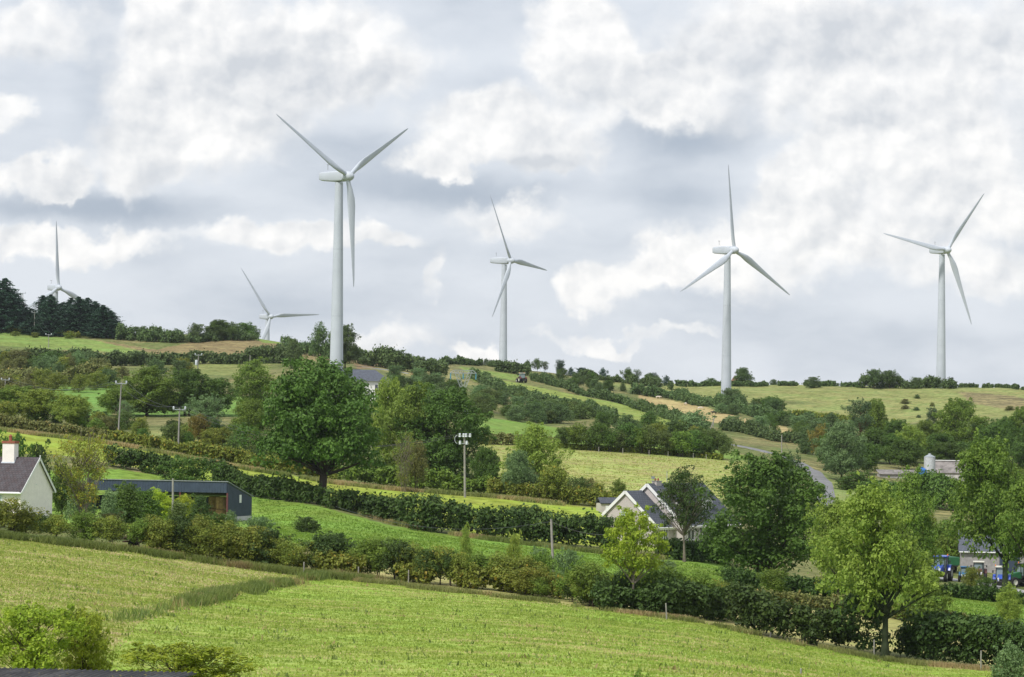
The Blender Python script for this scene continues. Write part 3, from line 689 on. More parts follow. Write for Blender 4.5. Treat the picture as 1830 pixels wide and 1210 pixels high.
row([(940, 1066), (1050, 1080), (1100, 1090)], 8, TH, ['mid', 'olive', 'hedge'], (1.6, 2.6), (1., 1.5), L1, group=GH)
row([(1060, 1086), (1180, 1098), (1300, 1108)], 9, TH, ['hedge', 'olive', 'mid'], (2.6, 3.8), (.95, 1.25), L1, group=GH)
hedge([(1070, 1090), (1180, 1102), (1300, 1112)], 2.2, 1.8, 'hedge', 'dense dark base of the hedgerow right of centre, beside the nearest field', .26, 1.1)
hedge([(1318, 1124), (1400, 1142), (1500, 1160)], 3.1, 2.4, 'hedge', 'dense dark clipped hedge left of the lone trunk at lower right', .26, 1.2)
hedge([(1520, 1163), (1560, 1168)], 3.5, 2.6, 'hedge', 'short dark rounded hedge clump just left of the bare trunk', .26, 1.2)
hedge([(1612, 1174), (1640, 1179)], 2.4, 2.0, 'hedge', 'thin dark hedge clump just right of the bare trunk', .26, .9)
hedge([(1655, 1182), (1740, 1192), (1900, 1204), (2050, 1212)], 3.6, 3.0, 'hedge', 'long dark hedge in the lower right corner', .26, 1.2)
hedge([(270, 985), (400, 1003), (540, 1021)], 1.5, 1.6, 'olive', 'low brambly undergrowth beneath the left hawthorns', .2, .8, gap=.3)
hedge([(560, 1024), (760, 1044), (1000, 1071)], 1.7, 1.6, 'olive', 'low brambly undergrowth beneath the middle hawthorns', .24, 1., gap=.26)
# second line behind the pale strip
hedge([(1290, 1072), (1400, 1084), (1500, 1092), (1600, 1106), (1770, 1128)], 1.35, 1.6, 'brown', 'low brown bramble hedge between the hay strip and the green field', .26, 1.0)
hedge([(1300, 1048), (1420, 1062), (1500, 1072)], 1.8, 2, 'hedge', 'low green hedge below the big sycamore at right', .26, .9)
# --- long dark hedge beyond the bright green field
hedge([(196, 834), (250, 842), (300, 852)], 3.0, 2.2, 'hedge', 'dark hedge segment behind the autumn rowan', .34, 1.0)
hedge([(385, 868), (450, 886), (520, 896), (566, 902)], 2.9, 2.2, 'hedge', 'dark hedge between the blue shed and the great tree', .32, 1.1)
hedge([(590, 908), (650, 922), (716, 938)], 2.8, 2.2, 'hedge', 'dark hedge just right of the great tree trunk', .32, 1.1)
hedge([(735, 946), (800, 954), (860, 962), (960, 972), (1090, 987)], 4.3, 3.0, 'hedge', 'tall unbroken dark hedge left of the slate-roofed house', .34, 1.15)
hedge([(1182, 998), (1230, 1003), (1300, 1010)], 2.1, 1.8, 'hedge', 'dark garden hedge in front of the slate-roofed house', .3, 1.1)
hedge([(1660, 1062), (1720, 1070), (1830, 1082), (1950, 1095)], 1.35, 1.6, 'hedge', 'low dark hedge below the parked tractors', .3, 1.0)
# --- hedge above the yellow-green strip
hedge([(-60, 752), (0, 762), (100, 777), (200, 790)], 1.6, 2.0, 'brown', 'straggling brown hedge above the strip field at far left', .34, .9, gap=.1)
hedge([(200, 790), (300, 808), (400, 826), (500, 843), (600, 859)], 1.9, 2.4, 'olive', 'low olive hedge above the strip field left of the great tree', .34, .95)
hedge([(610, 860), (700, 868), (800, 878), (880, 886)], 2.4, 2.5, 'mid', 'bright green hedge above the strip field, behind the tall insulator pole', .34, 1.1)
hedge([(630, 846), (760, 862), (860, 872)], 2.0, 2.0, 'gorse', 'second thin hedge running just behind the bright green one', .34, 1.)
hedge([(880, 888), (1000, 900), (1110, 909)], 2.4, 2.6, 'olive', 'rough bushy hedge ending near the slate-roofed house', .34, 1.)
# --- hillside hedges
hedge([(-80, 640), (20, 648), (150, 655), (280, 652), (400, 650), (530, 650)], 3.9, 4, 'far', 'long dark hedge across the hillside below the heather slope', .6, 1.0, vary=.6)
hedge([(-80, 676), (0, 684), (100, 690), (190, 688)], 4.2, 5, 'brown', 'brown scrubby hedge above the curved green field at left', .55, 1.0, vary=.6)
hedge([(-20, 592), (60, 597), (140, 604)], 1.8, 2, 'olive', 'low hedge between two green fields below the conifers', .5, .8, gap=.1)
hedge([(215, 608), (300, 612), (380, 610), (456, 608)], 4.0, 6, 'far', 'bushy dark tree line on the skyline left of the heather slope', .6, 1.1, vary=1.1, gap=.22)
hedge([(510, 628), (560, 636), (640, 644)], 4.5, 5, 'far', 'dark bushes at the foot of the nearest turbine', .55, 1.0, vary=.6)
hedge([(640, 650), (700, 660), (790, 676)], 5.6, 6, 'far', 'thick dark hedge on the ridge right of the nearest turbine', .6, 1.1, vary=.6)
hedge([(700, 646), (860, 653), (945, 664)], 1.8, 3, 'far', 'thin scrubby hedge along the skyline near the middle turbine', .6, .9, gap=.25, vary=.9)
hedge([(890, 664), (942, 672)], 3.6, 3, 'far', 'dark hedge crossing the base of the middle turbine', .6, 1)
hedge([(843, 676), (900, 704), (941, 716), (990, 726), (1050, 738), (1100, 760)], 2.8, 4, 'far', 'diagonal dark hedge below the sloping green field', .5, 1.05, vary=.6)
hedge([(950, 680), (1026, 702), (1117, 724), (1170, 742), (1240, 766)], 2.3, 4, 'far', 'diagonal dark hedge above the sloping green field', .5, 1.05, vary=.7)
hedge([(1130, 704), (1200, 712), (1290, 730), (1370, 752), (1450, 766)], 3.0, 4, 'far', 'diagonal hedge above the tan cattle field', .5, 1.05, vary=.7)
hedge([(1040, 676), (1110, 684), (1200, 696)], 2.4, 4, 'far', 'ragged dark hedge on the skyline left of the upright-bladed turbine', .5, 1.0, vary=1.0, gap=.3)
hedge([(1210, 690), (1300, 690), (1460, 690), (1540, 693)], 1.5, 2, 'far', 'low stone-and-scrub hedge along the right skyline', .5, .8, vary=.6, gap=.3)
hedge([(1538, 693), (1610, 694), (1705, 695)], 3.2, 4, 'far', 'dark hedge on the skyline between pale-trunked trees and the rightmost turbine', .5, 1.0, vary=.6)
hedge([(1710, 690), (1830, 697), (1950, 700)], 1.2, 2, 'far', 'thin hedge on the skyline right of the rightmost turbine', .5, .8, vary=.6, gap=.35)
hedge([(1420, 744), (1500, 752), (1600, 762)], 1.8, 3, 'olive', 'low hedge at the foot of the far right hill field', .5, .8, gap=.3)
hedge([(850, 792), (930, 796), (1010, 800)], 2.4, 2.5, 'brown', 'reddish low scrub along the top of the pale mown field', .4, .9, vary=.6)
hedge([(1000, 801), (1100, 807), (1200, 814), (1290, 822)], .9, 2.2, 'olive', 'low undergrowth below the tree row above the mown field', .4, .9)
hedge([(1290, 768), (1380, 788), (1480, 800)], 2.6, 5, 'far', 'scrub bank between the cattle field and the lane', .45, 1.0, vary=.6)
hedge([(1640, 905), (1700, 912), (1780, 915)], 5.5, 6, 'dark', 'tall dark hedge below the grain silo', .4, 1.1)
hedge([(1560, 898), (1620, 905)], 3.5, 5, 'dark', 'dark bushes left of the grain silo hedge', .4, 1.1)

# --- rows of separate trees and bushes
row([(1010, 803), (1100, 808), (1200, 815), (1300, 822)], 18, ['thornB', 'thorn', 'ashB'], ['gorse', 'dark', 'olive', 'mid'], (4.3, 5.8), (.9, 1.25), 'small dark hawthorn tree in the row above the pale mown field', 'tree', 'hawthorn_tree', 'hawthorn trees in the row above the mown field')
scatter([(850, 700), (900, 715), (1000, 740), (1060, 752), (1000, 762), (850, 748)], 34, BU, ['far', 'grey', 'dark', 'gorse'], (2.8, 5.0), (1., 1.6), 'rounded bush in the scrub below the pylon slope', group='scrub bushes below the lattice pylon')
scatter([(700, 672), (800, 690), (850, 720), (850, 745), (690, 715)], 26, BU, ['far', 'dark', 'far', 'grey'], (2.8, 5), (1., 1.5), 'dark bush on the slope left of the lattice pylon', group='bushes on the slope left of the pylon')
scatter([(960, 668), (1040, 682), (1120, 700), (1100, 706), (1000, 690)], 22, BU+['thornB'], ['far', 'far', 'dark'], (2.2, 4), (.8, 1.3), 'dark bush near the ridge right of the middle turbine', group='bushes near the ridge right of the middle turbine')
row([(945, 664), (1000, 670), (1060, 677), (1130, 684), (1190, 690)], 17, ['thornB', 'ashB', 'wisp', 'bushB'], ['far', 'blue', 'dark'], (2.8, 5.5), (.6, 1.0), 'small windswept tree on the skyline between two turbines', 'tree', 'thorn_tree', 'windswept trees on the middle skyline', jx=.9)
row([(220, 606), (300, 610), (380, 610), (452, 606)], 9, ['bushA', 'oakC', 'bushB'], ['far', 'dark', 'far'], (3.8, 7), (1.2, 1.7), 'rounded dark tree in the skyline clump left of the heather', 'tree', 'skyline_tree', 'rounded skyline trees left of the heather')
scatter([(0, 700), (40, 696), (90, 690), (200, 690), (180, 700), (90, 705), (0, 740)], 15, BU, ['brown', 'far', 'olive'], (3.4, 5.4), (1., 1.4), 'brownish bush above the curved green field', group='brownish bushes above the curved green field')
scatter([(0, 650), (180, 655), (250, 665), (340, 668), (300, 680), (100, 675), (0, 668)], 26, BU, ['far', 'dark', 'grey', 'olive', 'brown'], (3.2, 5.6), (1., 1.5), 'dark bush in the belt below the long hillside hedge', group='bushes in the belt below the hillside hedge')
scatter([(1290, 735), (1400, 752), (1500, 765), (1500, 795), (1380, 780), (1280, 760)], 28, BU, ['far', 'dark', 'grey'], (2.4, 4.4), (1., 1.6), 'dark scrub bush between the cattle field and the lane', group='scrub bushes above the lane')
scatter([(1300, 716), (1420, 742), (1400, 748), (1300, 734)], 12, BU+['col'], ['far', 'dark'], (3, 5.5), (.8, 1.3), 'dark bush below the foot of the upright-bladed turbine', group='bushes below the upright-bladed turbine')
scatter([(1150, 770), (1230, 775), (1290, 800), (1260, 812), (1150, 800), (1060, 780), (1060, 765)], 18, BU, ['far', 'olive', 'dark'], (2.6, 4.4), (1., 1.5), 'bush in the rough corner below the sloping green field', group='bushes in the rough corner')
scatter([(0, 745), (150, 760), (480, 788), (660, 838), (560, 840), (400, 815), (200, 780), (0, 757)], 42, BU+['thorn'], ['olive', 'gorse', 'mid', 'dark', 'hedge'], (1.8, 3.8), (1., 1.5), 'low bush in the rough ground above the strip field', group='bushes in the rough ground above the strip field')
scatter([(900, 860), (1000, 868), (1060, 880), (1060, 900), (960, 896), (880, 880)], 12, BU, ['olive', 'brown', 'gorse', 'hedge'], (2., 3.8), (1., 1.5), 'olive bush at the near edge of the mown field', group='olive bushes at the near edge of the mown field')
row([(10, 600), (90, 604), (140, 606)], 3, BU, ['olive'], (1.5, 2), (1.5, 2), 'tiny bush in the green hill field below the conifers', group='tiny bushes in the hill field')
scatter([(1590, 700), (1830, 712), (1830, 740), (1600, 750)], 8, BU, ['far', 'brown'], (.9, 1.8), (1.4, 2.4), 'small dark gorse clump dotted on the far right hill', name='gorse_bush', group='gorse clumps on the far right hill')
row([(1230, 688), (1400, 688), (1530, 690)], 10, BU, ['far'], (1.2, 2.4), (1.2, 2), 'tiny dark bush on the right skyline', group='tiny bushes on the right skyline', jx=.9)
row([(870, 653), (800, 651), (720, 650)], 7, ['bushB', 'wisp'], ['far'], (1.5, 3), (.7, 1.2), 'tiny bush on the skyline left of the middle turbine', group='tiny bushes on the skyline left of the middle turbine', jx=.9)

# --- conifer plantation on the left skyline
GC = 'conifers of the dark plantation on the left skyline'
for (px, tp, w, b) in [(-60, 500, 60, 590), (-25, 505, 50, 590), (8, 497, 46, 588), (20, 520, 44, 588), (38, 545, 40, 588), (56, 552, 40, 588), (76, 528, 36, 588), (90, 526, 34, 588), (112, 540, 34, 589), (126, 532, 36, 589), (140, 530, 36, 589), (156, 532, 36, 590), (170, 538, 36, 590), (184, 545, 36, 591), (197, 555, 34, 592), (68, 560, 36, 588), (104, 552, 36, 589), (206, 572, 26, 592)]:
    tree(rnd.choice(CONS), 'blue', px, tp, w*2.7, d=rnd.uniform(945, 975), label='dark bluish conifer in the plantation in front of the leftmost turbine', name='conifer', group=GC, base=b)

# --- individual trees on the skyline
tree('oakA', 'far', 615, 580, 66, base=640, label='rounded skyline tree partly behind the tower of the nearest turbine', d=800)
tree('thornB', 'far', 574, 576, 50, base=640, label='see-through skyline tree just left of the nearest turbine tower', d=790)
tree('bushA', 'far', 525, 604, 34, base=630, label='small dark tree at the left end of the bushes by the nearest turbine', d=820)
tree('oakC', 'far', 1327, 657, 38, base=690, label='round dark skyline tree just right of the upright-bladed turbine tower')
tree('bushA', 'far', 1453, 673, 36, base=690, label='low dome-shaped tree alone on the right skyline', d=975)
tree('ashB', 'far', 1562, 659, 36, base=693, label='left of two open-crowned skyline trees with light trunks', d=970)
tree('ashB', 'far', 1590, 661, 36, base=693, label='right of two open-crowned skyline trees with light trunks', d=972)
tree('bushA', 'far', 1637, 674, 34, base=694, label='bushy skyline tree midway to the rightmost turbine', d=972)
tree('bushB', 'far', 1662, 670, 30, base=694, label='bushy skyline tree nearest to the left of the rightmost turbine', d=972)
tree('bushA', 'far', 1700, 674, 22, base=694, label='bushy dark tree immediately right of the rightmost turbine tower', d=985)
tree('bushB', 'far', 877, 643, 20, base=655, label='small dark tree on the skyline just left of the middle turbine')
tree('bushC', 'red', 744, 660, 20, base=675, cat='bush', name='bush', label='dull red bush on the hillside left of the lattice pylon')

# --- middle distance, left
B = 'tree'
tree('oakC', 'mid', 25, 690, 112, d=520, label='light green spreading tree at the far left edge above the strip field')
tree('ashB', 'light', 75, 694, 100, d=505, label='yellow-green billowing tree second from the far left edge')
tree('oakC', 'light', 130, 706, 84, d=500, label='small light green tree below the curved green field')
tree('bushC', 'brown', 190, 742, 50, d=490, cat='bush', name='bush', label='russet bush at the foot of the concrete-coloured power pole')
tree('bushA', 'olive', 250, 745, 40, d=480, cat='bush', name='bush', label='round olive bush right of the leftmost tall power pole')
tree('oakC', 'mid', 215, 692, 92, d=575, label='green tree directly behind the leftmost tall power pole')
tree('oakB', 'mid', 262, 655, 128, d=580, label='broad mid green tree right of the leftmost tall power pole')
tree('oakA', 'dark', 334, 660, 112, d=585, label='dark green tree behind the second power pole')
tree('oakC', 'dark', 384, 676, 84, d=590, label='dark rounded tree right of the second power pole')
tree('open', 'grey', 366, 704, 84, d=475, label='pale thin-leaved tree in front of the dark clump')
tree('thorn', 'orange', 356, 740, 44, d=470, label='orange-tinted small tree below the pale thin-leaved one')
tree('col', 'hedge', 385, 748, 34, d=468, cat='tree', label='ivy-dark narrow tree beside the orange-tinted one')
tree('col', 'mid', 456, 640, 92, d=600, label='upright light green tree left of the great dark tree')
tree('oakC', 'mid', 448, 714, 84, d=500, label='soft green tree at the left foot of the great dark tree')
tree('wisp', 'grey', 222, 716, 40, d=520, label='half-bare white-stemmed tree beside the leftmost tall pole', bk=BARKL)
tree('bushC', 'mid', 500, 770, 70, d=430, cat='bush', name='bush', label='green bush low at the left of the great tree')
tree('bushA', 'olive', 545, 790, 66, d=425, cat='bush', name='bush', label='olive bush behind the trunk of the great tree')
tree('bushA', 'hedge', 430, 770, 50, d=460, cat='bush', name='bush', label='dark bush between the pale tree and the great tree')
for (px, tp, w, d, mt, lb) in [(1602, 750, 60, 700, 'dark', 'dark tree at the back of the wood right of the pine'), (1655, 752, 60, 690, 'mid', 'mid green tree at the back of the wood beside the narrow pine'), (1752, 748, 70, 690, 'dark', 'dark tree at the back of the wood right of the largest rounded tree'), (1800, 745, 80, 700, 'dark', 'dark tree at the back of the wood near the photo edge'), (1480, 775, 50, 600, 'dark', 'dark tree behind the rusty-leaved one'), (1560, 765, 70, 640, 'dark', 'dark tree filling the gap right of the tall pine trunk'), (1620, 785, 80, 625, 'dark', 'low dark tree just left of the grain silo'), (1765, 785, 90, 625, 'dark', 'low dark tree right of the silo shed, before the wood'), (1830, 790, 90, 610, 'dark', 'low dark tree at the photo edge before the wood'), (1690, 790, 80, 640, 'dark', 'low dark tree behind the silo shed ridge')]:
    tree(rnd.choice(['oakA', 'oakC']), mt, px, tp, w, d=d, label=lb)
tree('bushA', 'dark', 262, 874, 70, d=270, cat='bush', name='bush', label='dark bush in front of the left half of the blue shed opening')
# the great tree
tree('big', 'dark', 576, 645, 264, base=902, label='great dark broad-crowned tree standing in the hedge below the nearest turbine', rz=.5, bk=BARK)
tree('oakB', 'mid', 735, 686, 148, d=440, label='light-topped left half of the big tree pair behind the insulator pole')
tree('oakA', 'dark', 798, 694, 166, d=436, label='dark green right half of the big tree pair behind the insulator pole')
tree('oakC', 'dark', 870, 800, 60, d=425, label='low dark tree at the right foot of the big tree pair')
tree('oakC', 'light', 697, 678, 96, d=470, label='light green tree squeezed between the great tree and the big pair')
tree('dead', 'olive', 722, 772, 56, d=398, label='thin brown half-dead tree in front of the big tree pair', bk=BARKL)
tree('thorn', 'brown', 745, 788, 54, d=400, label='brown-leaved thorn beside the half-dead tree')
tree('oakB', 'light', 958, 757, 118, d=418, label='single bright green tree left of the pale mown field')
tree('oakC', 'grey', 925, 806, 66, d=400, label='small grey-green tree in front of the single bright green one')
tree('thorn', 'olive', 990, 832, 76, d=396, cat='bush', name='bush', label='broad olive-brown thorn bush right of the grey-green tree')
tree('bushA', 'olive', 1068, 862, 40, d=405, cat='bush', name='bush', label='round olive bush in front of the mown field')
tree('col', 'mid', 1105, 856, 34, d=410, cat='bush', name='bush', label='upright green bush left of the slate roof')
tree('bushB', 'grey', 1243, 733, 90, d=640, label='grey-green willow above the lane gate', name='willow')
tree('bushB', 'dark', 1160, 735, 50, d=660, cat='bush', name='bush', label='dark bush at the low end of the sloping green field')

# --- around the white house and blue shed
tree('bushC', 'dark', 20, 772, 84, d=318, cat='bush', name='rhododendron', label='big glossy dark bush behind the white house chimney')
tree('bushA', 'hedge', 66, 790, 66, d=330, cat='bush', name='bush', label='dark bush right of the white house chimney')
tree('oakC', 'dark', 112, 828, 60, d=300, label='dark tree against the right gable of the white house')
tree('wisp', 'rowan', 150, 776, 136, d=243, label='open autumn-coloured tree with bare lichened stems, right of the white house', bk=BARKL, rz=2.2)
tree('bushB', 'grey', 143, 862, 66, d=262, cat='bush', name='willow_bush', label='silvery willow bush behind the autumn tree')
tree('bushA', 'dark', 228, 862, 84, d=262, cat='bush', name='bush', label='dark rounded bush before the left part of the blue shed')
tree('bushA', 'grey', 195, 875, 50, d=258, cat='bush', name='bush', label='grey-green bush between the autumn tree and the dark rounded bush')
for (px, tp, w, lb) in [(278, 872, 34, 'leftmost golden conifer before the open blue shed'), (302, 888, 32, 'middle golden conifer before the open blue shed'), (330, 884, 34, 'rightmost golden conifer before the open blue shed')]:
    tree('col', 'gold', px, tp, w*1.5, d=292, cat='bush', name='golden_cypress', label=lb)
tree('bushA', 'gorse', 318, 896, 62, d=266, cat='bush', name='bush', label='dome-shaped bush in front of the golden conifers')
tree('bushA', 'hedge', 358, 884, 46, d=275, cat='bush', name='bush', label='dark bush at the shed opening beside the bales')
tree('bushC', 'dark', 390, 916, 62, d=262, cat='bush', name='bush', label='dark low bush under the blue shed post')
tree('bushB', 'grey', 412, 912, 40, d=270, cat='bush', name='bush', label='silvery bush at the blue shed corner')
tree('bushC', 'grey', 462, 922, 60, d=262, cat='bush', name='bush', label='pale green bush right of the blue shed corner')
tree('bushC', 'dark', 338, 814, 112, d=356, cat='bush', name='laurel_bush', label='large glossy laurel rising behind the blue shed roof')
tree('bushA', 'hedge', 548, 923, 56, base=952, cat='bush', name='bush', label='lone dark bush in the bright green field')
# saplings in the near hedgerow
tree('col', 'light', 832, 936, 28, d=240, label='thin pale sapling left of the leaning post', name='sapling')
tree('bushA', 'light', 919, 952, 36, d=250, cat='bush', name='bush', label='pale green bush between the sapling and leaning post')
tree('bushC', 'grey', 965, 976, 44, d=246, cat='bush', name='willow_bush', label='silvery bush just left of the leaning post')
tree('bushC', 'grey', 1015, 980, 60, d=240, cat='bush', name='willow_bush', label='silvery bush just right of the leaning post')
tree('bushB', 'mid', 1040, 1000, 64, d=232, cat='bush', name='bush', label='fresh green bush left of the yellow-green ash')
tree('bushC', 'grey', 1195, 1000, 50, d=262, cat='bush', name='willow_bush', label='silvery low bush right of the yellow-green ash')
tree('bushB', 'light', 735, 968, 40, d=240, cat='bush', name='bush', label='yellowish bush left of the pale sapling')
tree('bushA', 'hedge', 714, 1004, 34, base=1034, cat='bush', name='gorse_bush', label='small dark gorse at the near edge of the hedgerow')
# --- right foreground trees
tree('ashC', 'yellow', 1131, 905, 112, base=1097, label='yellow-green ash with a clear pale trunk before the slate-roofed house', bk=BARKL, rz=1.0, name='ash_tree')
tree('open', 'hedge', 1222, 834, 112, base=1004, label='dark see-through tree in front of the slate-roofed house', bk=BARKL, rz=4.0)
tree('oakA', 'dark', 1362, 812, 250, base=1046, label='massive deep green sycamore right of the slate-roofed house', rz=.3, name='sycamore_tree')
tree('pine', 'pine', 1412, 808, 110, d=372, label='blue-green cedar peeping over the sycamore by the lane', name='cedar_tree')
tree('ashA', 'light', 1500, 890, 140, d=290, label='light green tree between the sycamore and the tall ash')
tree('ashA', 'light', 1584, 862, 222, dx=-30, base=1178, label='tall ash with an ivied bare trunk standing in the lower right hedge', bk=BARKI, rz=2.0, name='ash_tree')
tree('oakB', 'mid', 1622, 838, 130, d=330, label='green tree behind the right shoulder of the tall ash')
tree('bushC', 'mid', 1652, 1020, 110, d=262, cat='bush', name='elder_bush', label='broad leafy elder bush right of the tall ash trunk')
tree('ashA', 'mid', 1800, 782, 205, dx=-36, bk=BARKI, d=338, label='tall green tree overhanging the parked tractors', rz=1.5)
tree('ashA', 'mid', 1850, 840, 150, d=320, label='yellow-green tree cut by the right edge of the photo')
scatter([(1630, 965), (1720, 968), (1725, 1004), (1640, 1000)], 9, BU, ['olive', 'mid', 'dark'], (2.8, 4.6), (1., 1.4), 'bush behind the parked tractors', group='bushes behind the parked tractors')
tree('col', 'light', 1803, 1042, 56, d=262, label='young pale green tree below the tractors', name='sapling')
tree('bushB', 'grey', 1806, 1146, 84, d=180, cat='bush', name='bush', label='grey-green bush in the lower right corner')
tree('bushC', 'olive', 1735, 1012, 44, d=352, cat='bush', name='bush', label='olive bush overhanging the small old blue tractor')
tree('bushC', 'dark', 1762, 1030, 40, d=330, cat='bush', name='bush', label='dark bush hiding the old tractor wheels')
tree('bushA', 'olive', 1500, 1010, 90, d=300, cat='bush', name='bush', label='olive bush under the light green tree at right')
tree('bushC', 'mid', 1380, 1014, 70, d=290, cat='bush', name='bush', label='green bush at the sycamore foot')
# --- upper right wood
tree('pine', 'pine', 1538, 712, 84, d=690, label='tall two-toned pine left of the wood above the lane', name='pine_tree', bk=bark('pine_bark', (.19, .10, .06)))
tree('oakC', 'mid', 1566, 714, 56, d=710, label='light green tree directly behind the tall pine')
tree('oakA', 'grey', 1505, 752, 92, d=560, label='round grey-green tree at the bend of the lane')
tree('thornB', 'orange', 1465, 757, 44, d=620, label='rusty-leaved tree left of the round grey-green one')
tree('bushA', 'far', 1442, 760, 40, d=640, cat='bush', name='bush', label='dark bush left of the rusty-leaved tree')
tree('oakB', 'light', 1630, 758, 76, d=650, label='yellow-green tree behind the grain silo')
tree('pine', 'pine', 1668, 726, 50, d=700, label='dark narrow pine left of the largest hill tree', name='pine_tree')
tree('oakA', 'mid', 1716, 713, 98, d=680, label='largest rounded bright tree in the wood above the silo')
tree('oakC', 'dark', 1780, 756, 90, d=650, label='dark tree right of the largest rounded tree')
tree('oakA', 'mid', 1832, 728, 80, d=700, label='green tree at the right edge of the upper wood')
tree('oakC', 'dark', 1680, 775, 90, d=665, label='dark tree directly behind the silo shed')
tree('oakC', 'dark', 1590, 775, 60, d=640, label='dark tree between the pine and the silo')
tree('oakC', 'dark', 1725, 790, 100, d=655, label='shadowy tree behind the shed roof')
tree('bushA', 'gorse', 1730, 803, 54, d=600, cat='tree', label='round olive tree against the right end of the silo shed')
tree('oakC', 'dark', 1550, 790, 70, d=600, label='dark tree right of the lane bend')
tree('bushA', 'dark', 1530, 842, 84, d=520, cat='bush', name='bush', label='dark rounded bush below the lane bend')
tree('bushA', 'hedge', 1590, 860, 70, d=500, cat='bush', name='bush', label='dark bush below the low farm roof')
tree('oakC', 'mid', 1810, 830, 80, d=480, label='mid green tree right of the silo at the photo edge')
# --- foreground trees by the corrugated roof
tree('airy', 'yellow', 62, 1080, 170, d=96, label='yellow-green small tree in the lower left corner behind the corrugated roof', rz=.4)
tree('airy', 'yellow', 150, 1090, 120, d=98, label='bright small tree right of the lower left corner tree', rz=2)
tree('airy', 'yellow', 325, 1150, 230, d=93, label='low yellow-green treetop just above the right end of the corrugated roof', rz=3)
tree('bushB', 'mid', 1140, 1196, 50, d=92, cat='bush', name='bush', label='tip of a small bush at the bottom edge of the photo')
# ------------------------------------------------------------------ grass tufts
def grass(pts, n, h, w, mat, label, name, seed, spread=None, blades=3, dr=(92, 238)):
    """pts: either a px polygon (spread None) or a px polyline with a spread in metres"""
    rng = np.random.default_rng(seed)
    if spread is None:
        x0 = rng.random(n*3)*1.1; d = dr[0]+(dr[1]-dr[0])*rng.random(n*3)**(.75 if dr[0] < 100 else 1); U = (rng.random(n*3)*2150-1075)/F; x = U*d; z = gz(x, d); px, py = pix(U, z/d)
        k = inpoly(px, py, pts); x = x[k][:n]; y = d[k][:n]
    else:
        P_ = np.array([[p.x, p.y] for p in polyw(pts, .5)]); k = rng.integers(0, len(P_), n); x = P_[k, 0]+rng.normal(size=n)*.4; y = P_[k, 1]+(rng.random(n)-.5)*spread
        g = fbm(x/2.5, y/2.5, seed); keep = g > .40; x = x[keep]; y = y[keep]
    n = len(x); xn, yn = x.copy(), y.copy(); z = gz(x, y); x = np.repeat(x, blades); y = np.repeat(y, blades); z = np.repeat(z, blades); m_ = len(x)
    x = x+rng.normal(size=m_)*w*1.5; y = y+rng.normal(size=m_)*w*1.5
    hh = h*(.5+.8*rng.random(m_)); th = rng.random(m_)*3.14; ww = w*(.5+.7*rng.random(m_)); lx = rng.normal(size=m_)*hh*.35; ly = rng.normal(size=m_)*hh*.35
    c, s = np.cos(th)*ww/2, np.sin(th)*ww/2
    V = np.stack([np.stack([x-c, y-s, z-.03], 1), np.stack([x+c, y+s, z-.03], 1), np.stack([x+lx+c*.3, y+ly+s*.3, z+hh], 1), np.stack([x+lx-c*.3, y+ly-s*.3, z+hh], 1)], 1).reshape(-1, 3)
    f = np.arange(m_*4).reshape(m_, 4); me = mesh_np(name, V, f, 4, np.repeat(np.clip(np.repeat(rng.random(n)*.22+2.3*(fbm((xn+.35*yn)/7.0, (yn-.12*xn)/1.9, seed)-.32), blades)+.25*rng.random(m_), 0, 1), 4))
    o = put(name, me, None, FM[mat]); tag(o, label, 'grass', kind='stuff'); return o
FM['turf'] = foliage('turf_blade', (.225, .315, .044), (.365, .430, .090), .35, (.52, .47, .20), .08)
FM['turfdry'] = foliage('dry_turf_blade', (.27, .335, .065), (.45, .455, .15), .35, (.58, .50, .27), .3)
FM['pasture'] = foliage('pasture_blade', (.120, .235, .026), (.225, .345, .050), .3)
FM['rush'] = foliage('rush_blade', (.12, .18, .04), (.25, .31, .08), .3, (.34, .28, .12), .12)
FM['rough'] = foliage('rough_blade', (.17, .21, .05), (.36, .35, .13), .3, (.44, .34, .17), .25)
NEAR = HEDGE1[1:-1]+[(1900, 1210), (1900, 1290), (-100, 1290), (-60, 950)]
grass(NEAR, 45000, .075, .13, 'turf', 'short green grass of the nearest field', 'grass', 31)
grass([(-60, 950), (0, 958), (230, 985), (500, 1022), (600, 1024), (400, 1068), (240, 1115), (150, 1230), (-100, 1230)], 26000, .07, .13, 'turfdry', 'dry mown grass in the left part of the nearest field', 'dry_grass', 32)
grass([(335, 1083), (400, 1067), (480, 1049), (560, 1035), (620, 1029)], 9000, .52, .06, 'rush', 'line of tall rushes dividing the nearest field', 'rushes', 33, 1.1)
grass([(205, 1112), (240, 1105), (262, 1100), (300, 1090), (340, 1082)], 260, .5, .06, 'rush', 'scattered rush tufts at the near end of the rush line', 'rush_tufts', 34, 1.2)
grass([(-60, 952), (0, 962), (230, 988), (500, 1024), (700, 1044)], 13000, .5, .06, 'rush', 'rank grass below the left hawthorns', 'rank_grass', 35, 2.6)
grass([(560, 1032), (700, 1046), (1000, 1080), (1250, 1114), (1400, 1147), (1600, 1184), (1830, 1204)], 13000, .32, .06, 'rough', 'rough dry grass along the foot of the near hedgerow', 'rough_grass', 36, 2.4)
F3P = [(455, 890), (575, 910), (700, 946), (860, 968), (1080, 992), (1250, 1008), (1400, 1040), (1600, 1056), (1830, 1075), (1830, 1128), (1500, 1090), (1250, 1066), (1000, 1034), (700, 998), (455, 960)]
grass(NEAR, 600, .18, .16, 'rush', 'dark weed tufts dotted over the nearest field', 'weed_tufts', 43, blades=4)
grass(F3P, 26000, .10, .20, 'pasture', 'bright pasture grass of the field below the long dark hedge', 'pasture_grass', 41, blades=2, dr=(255, 360))
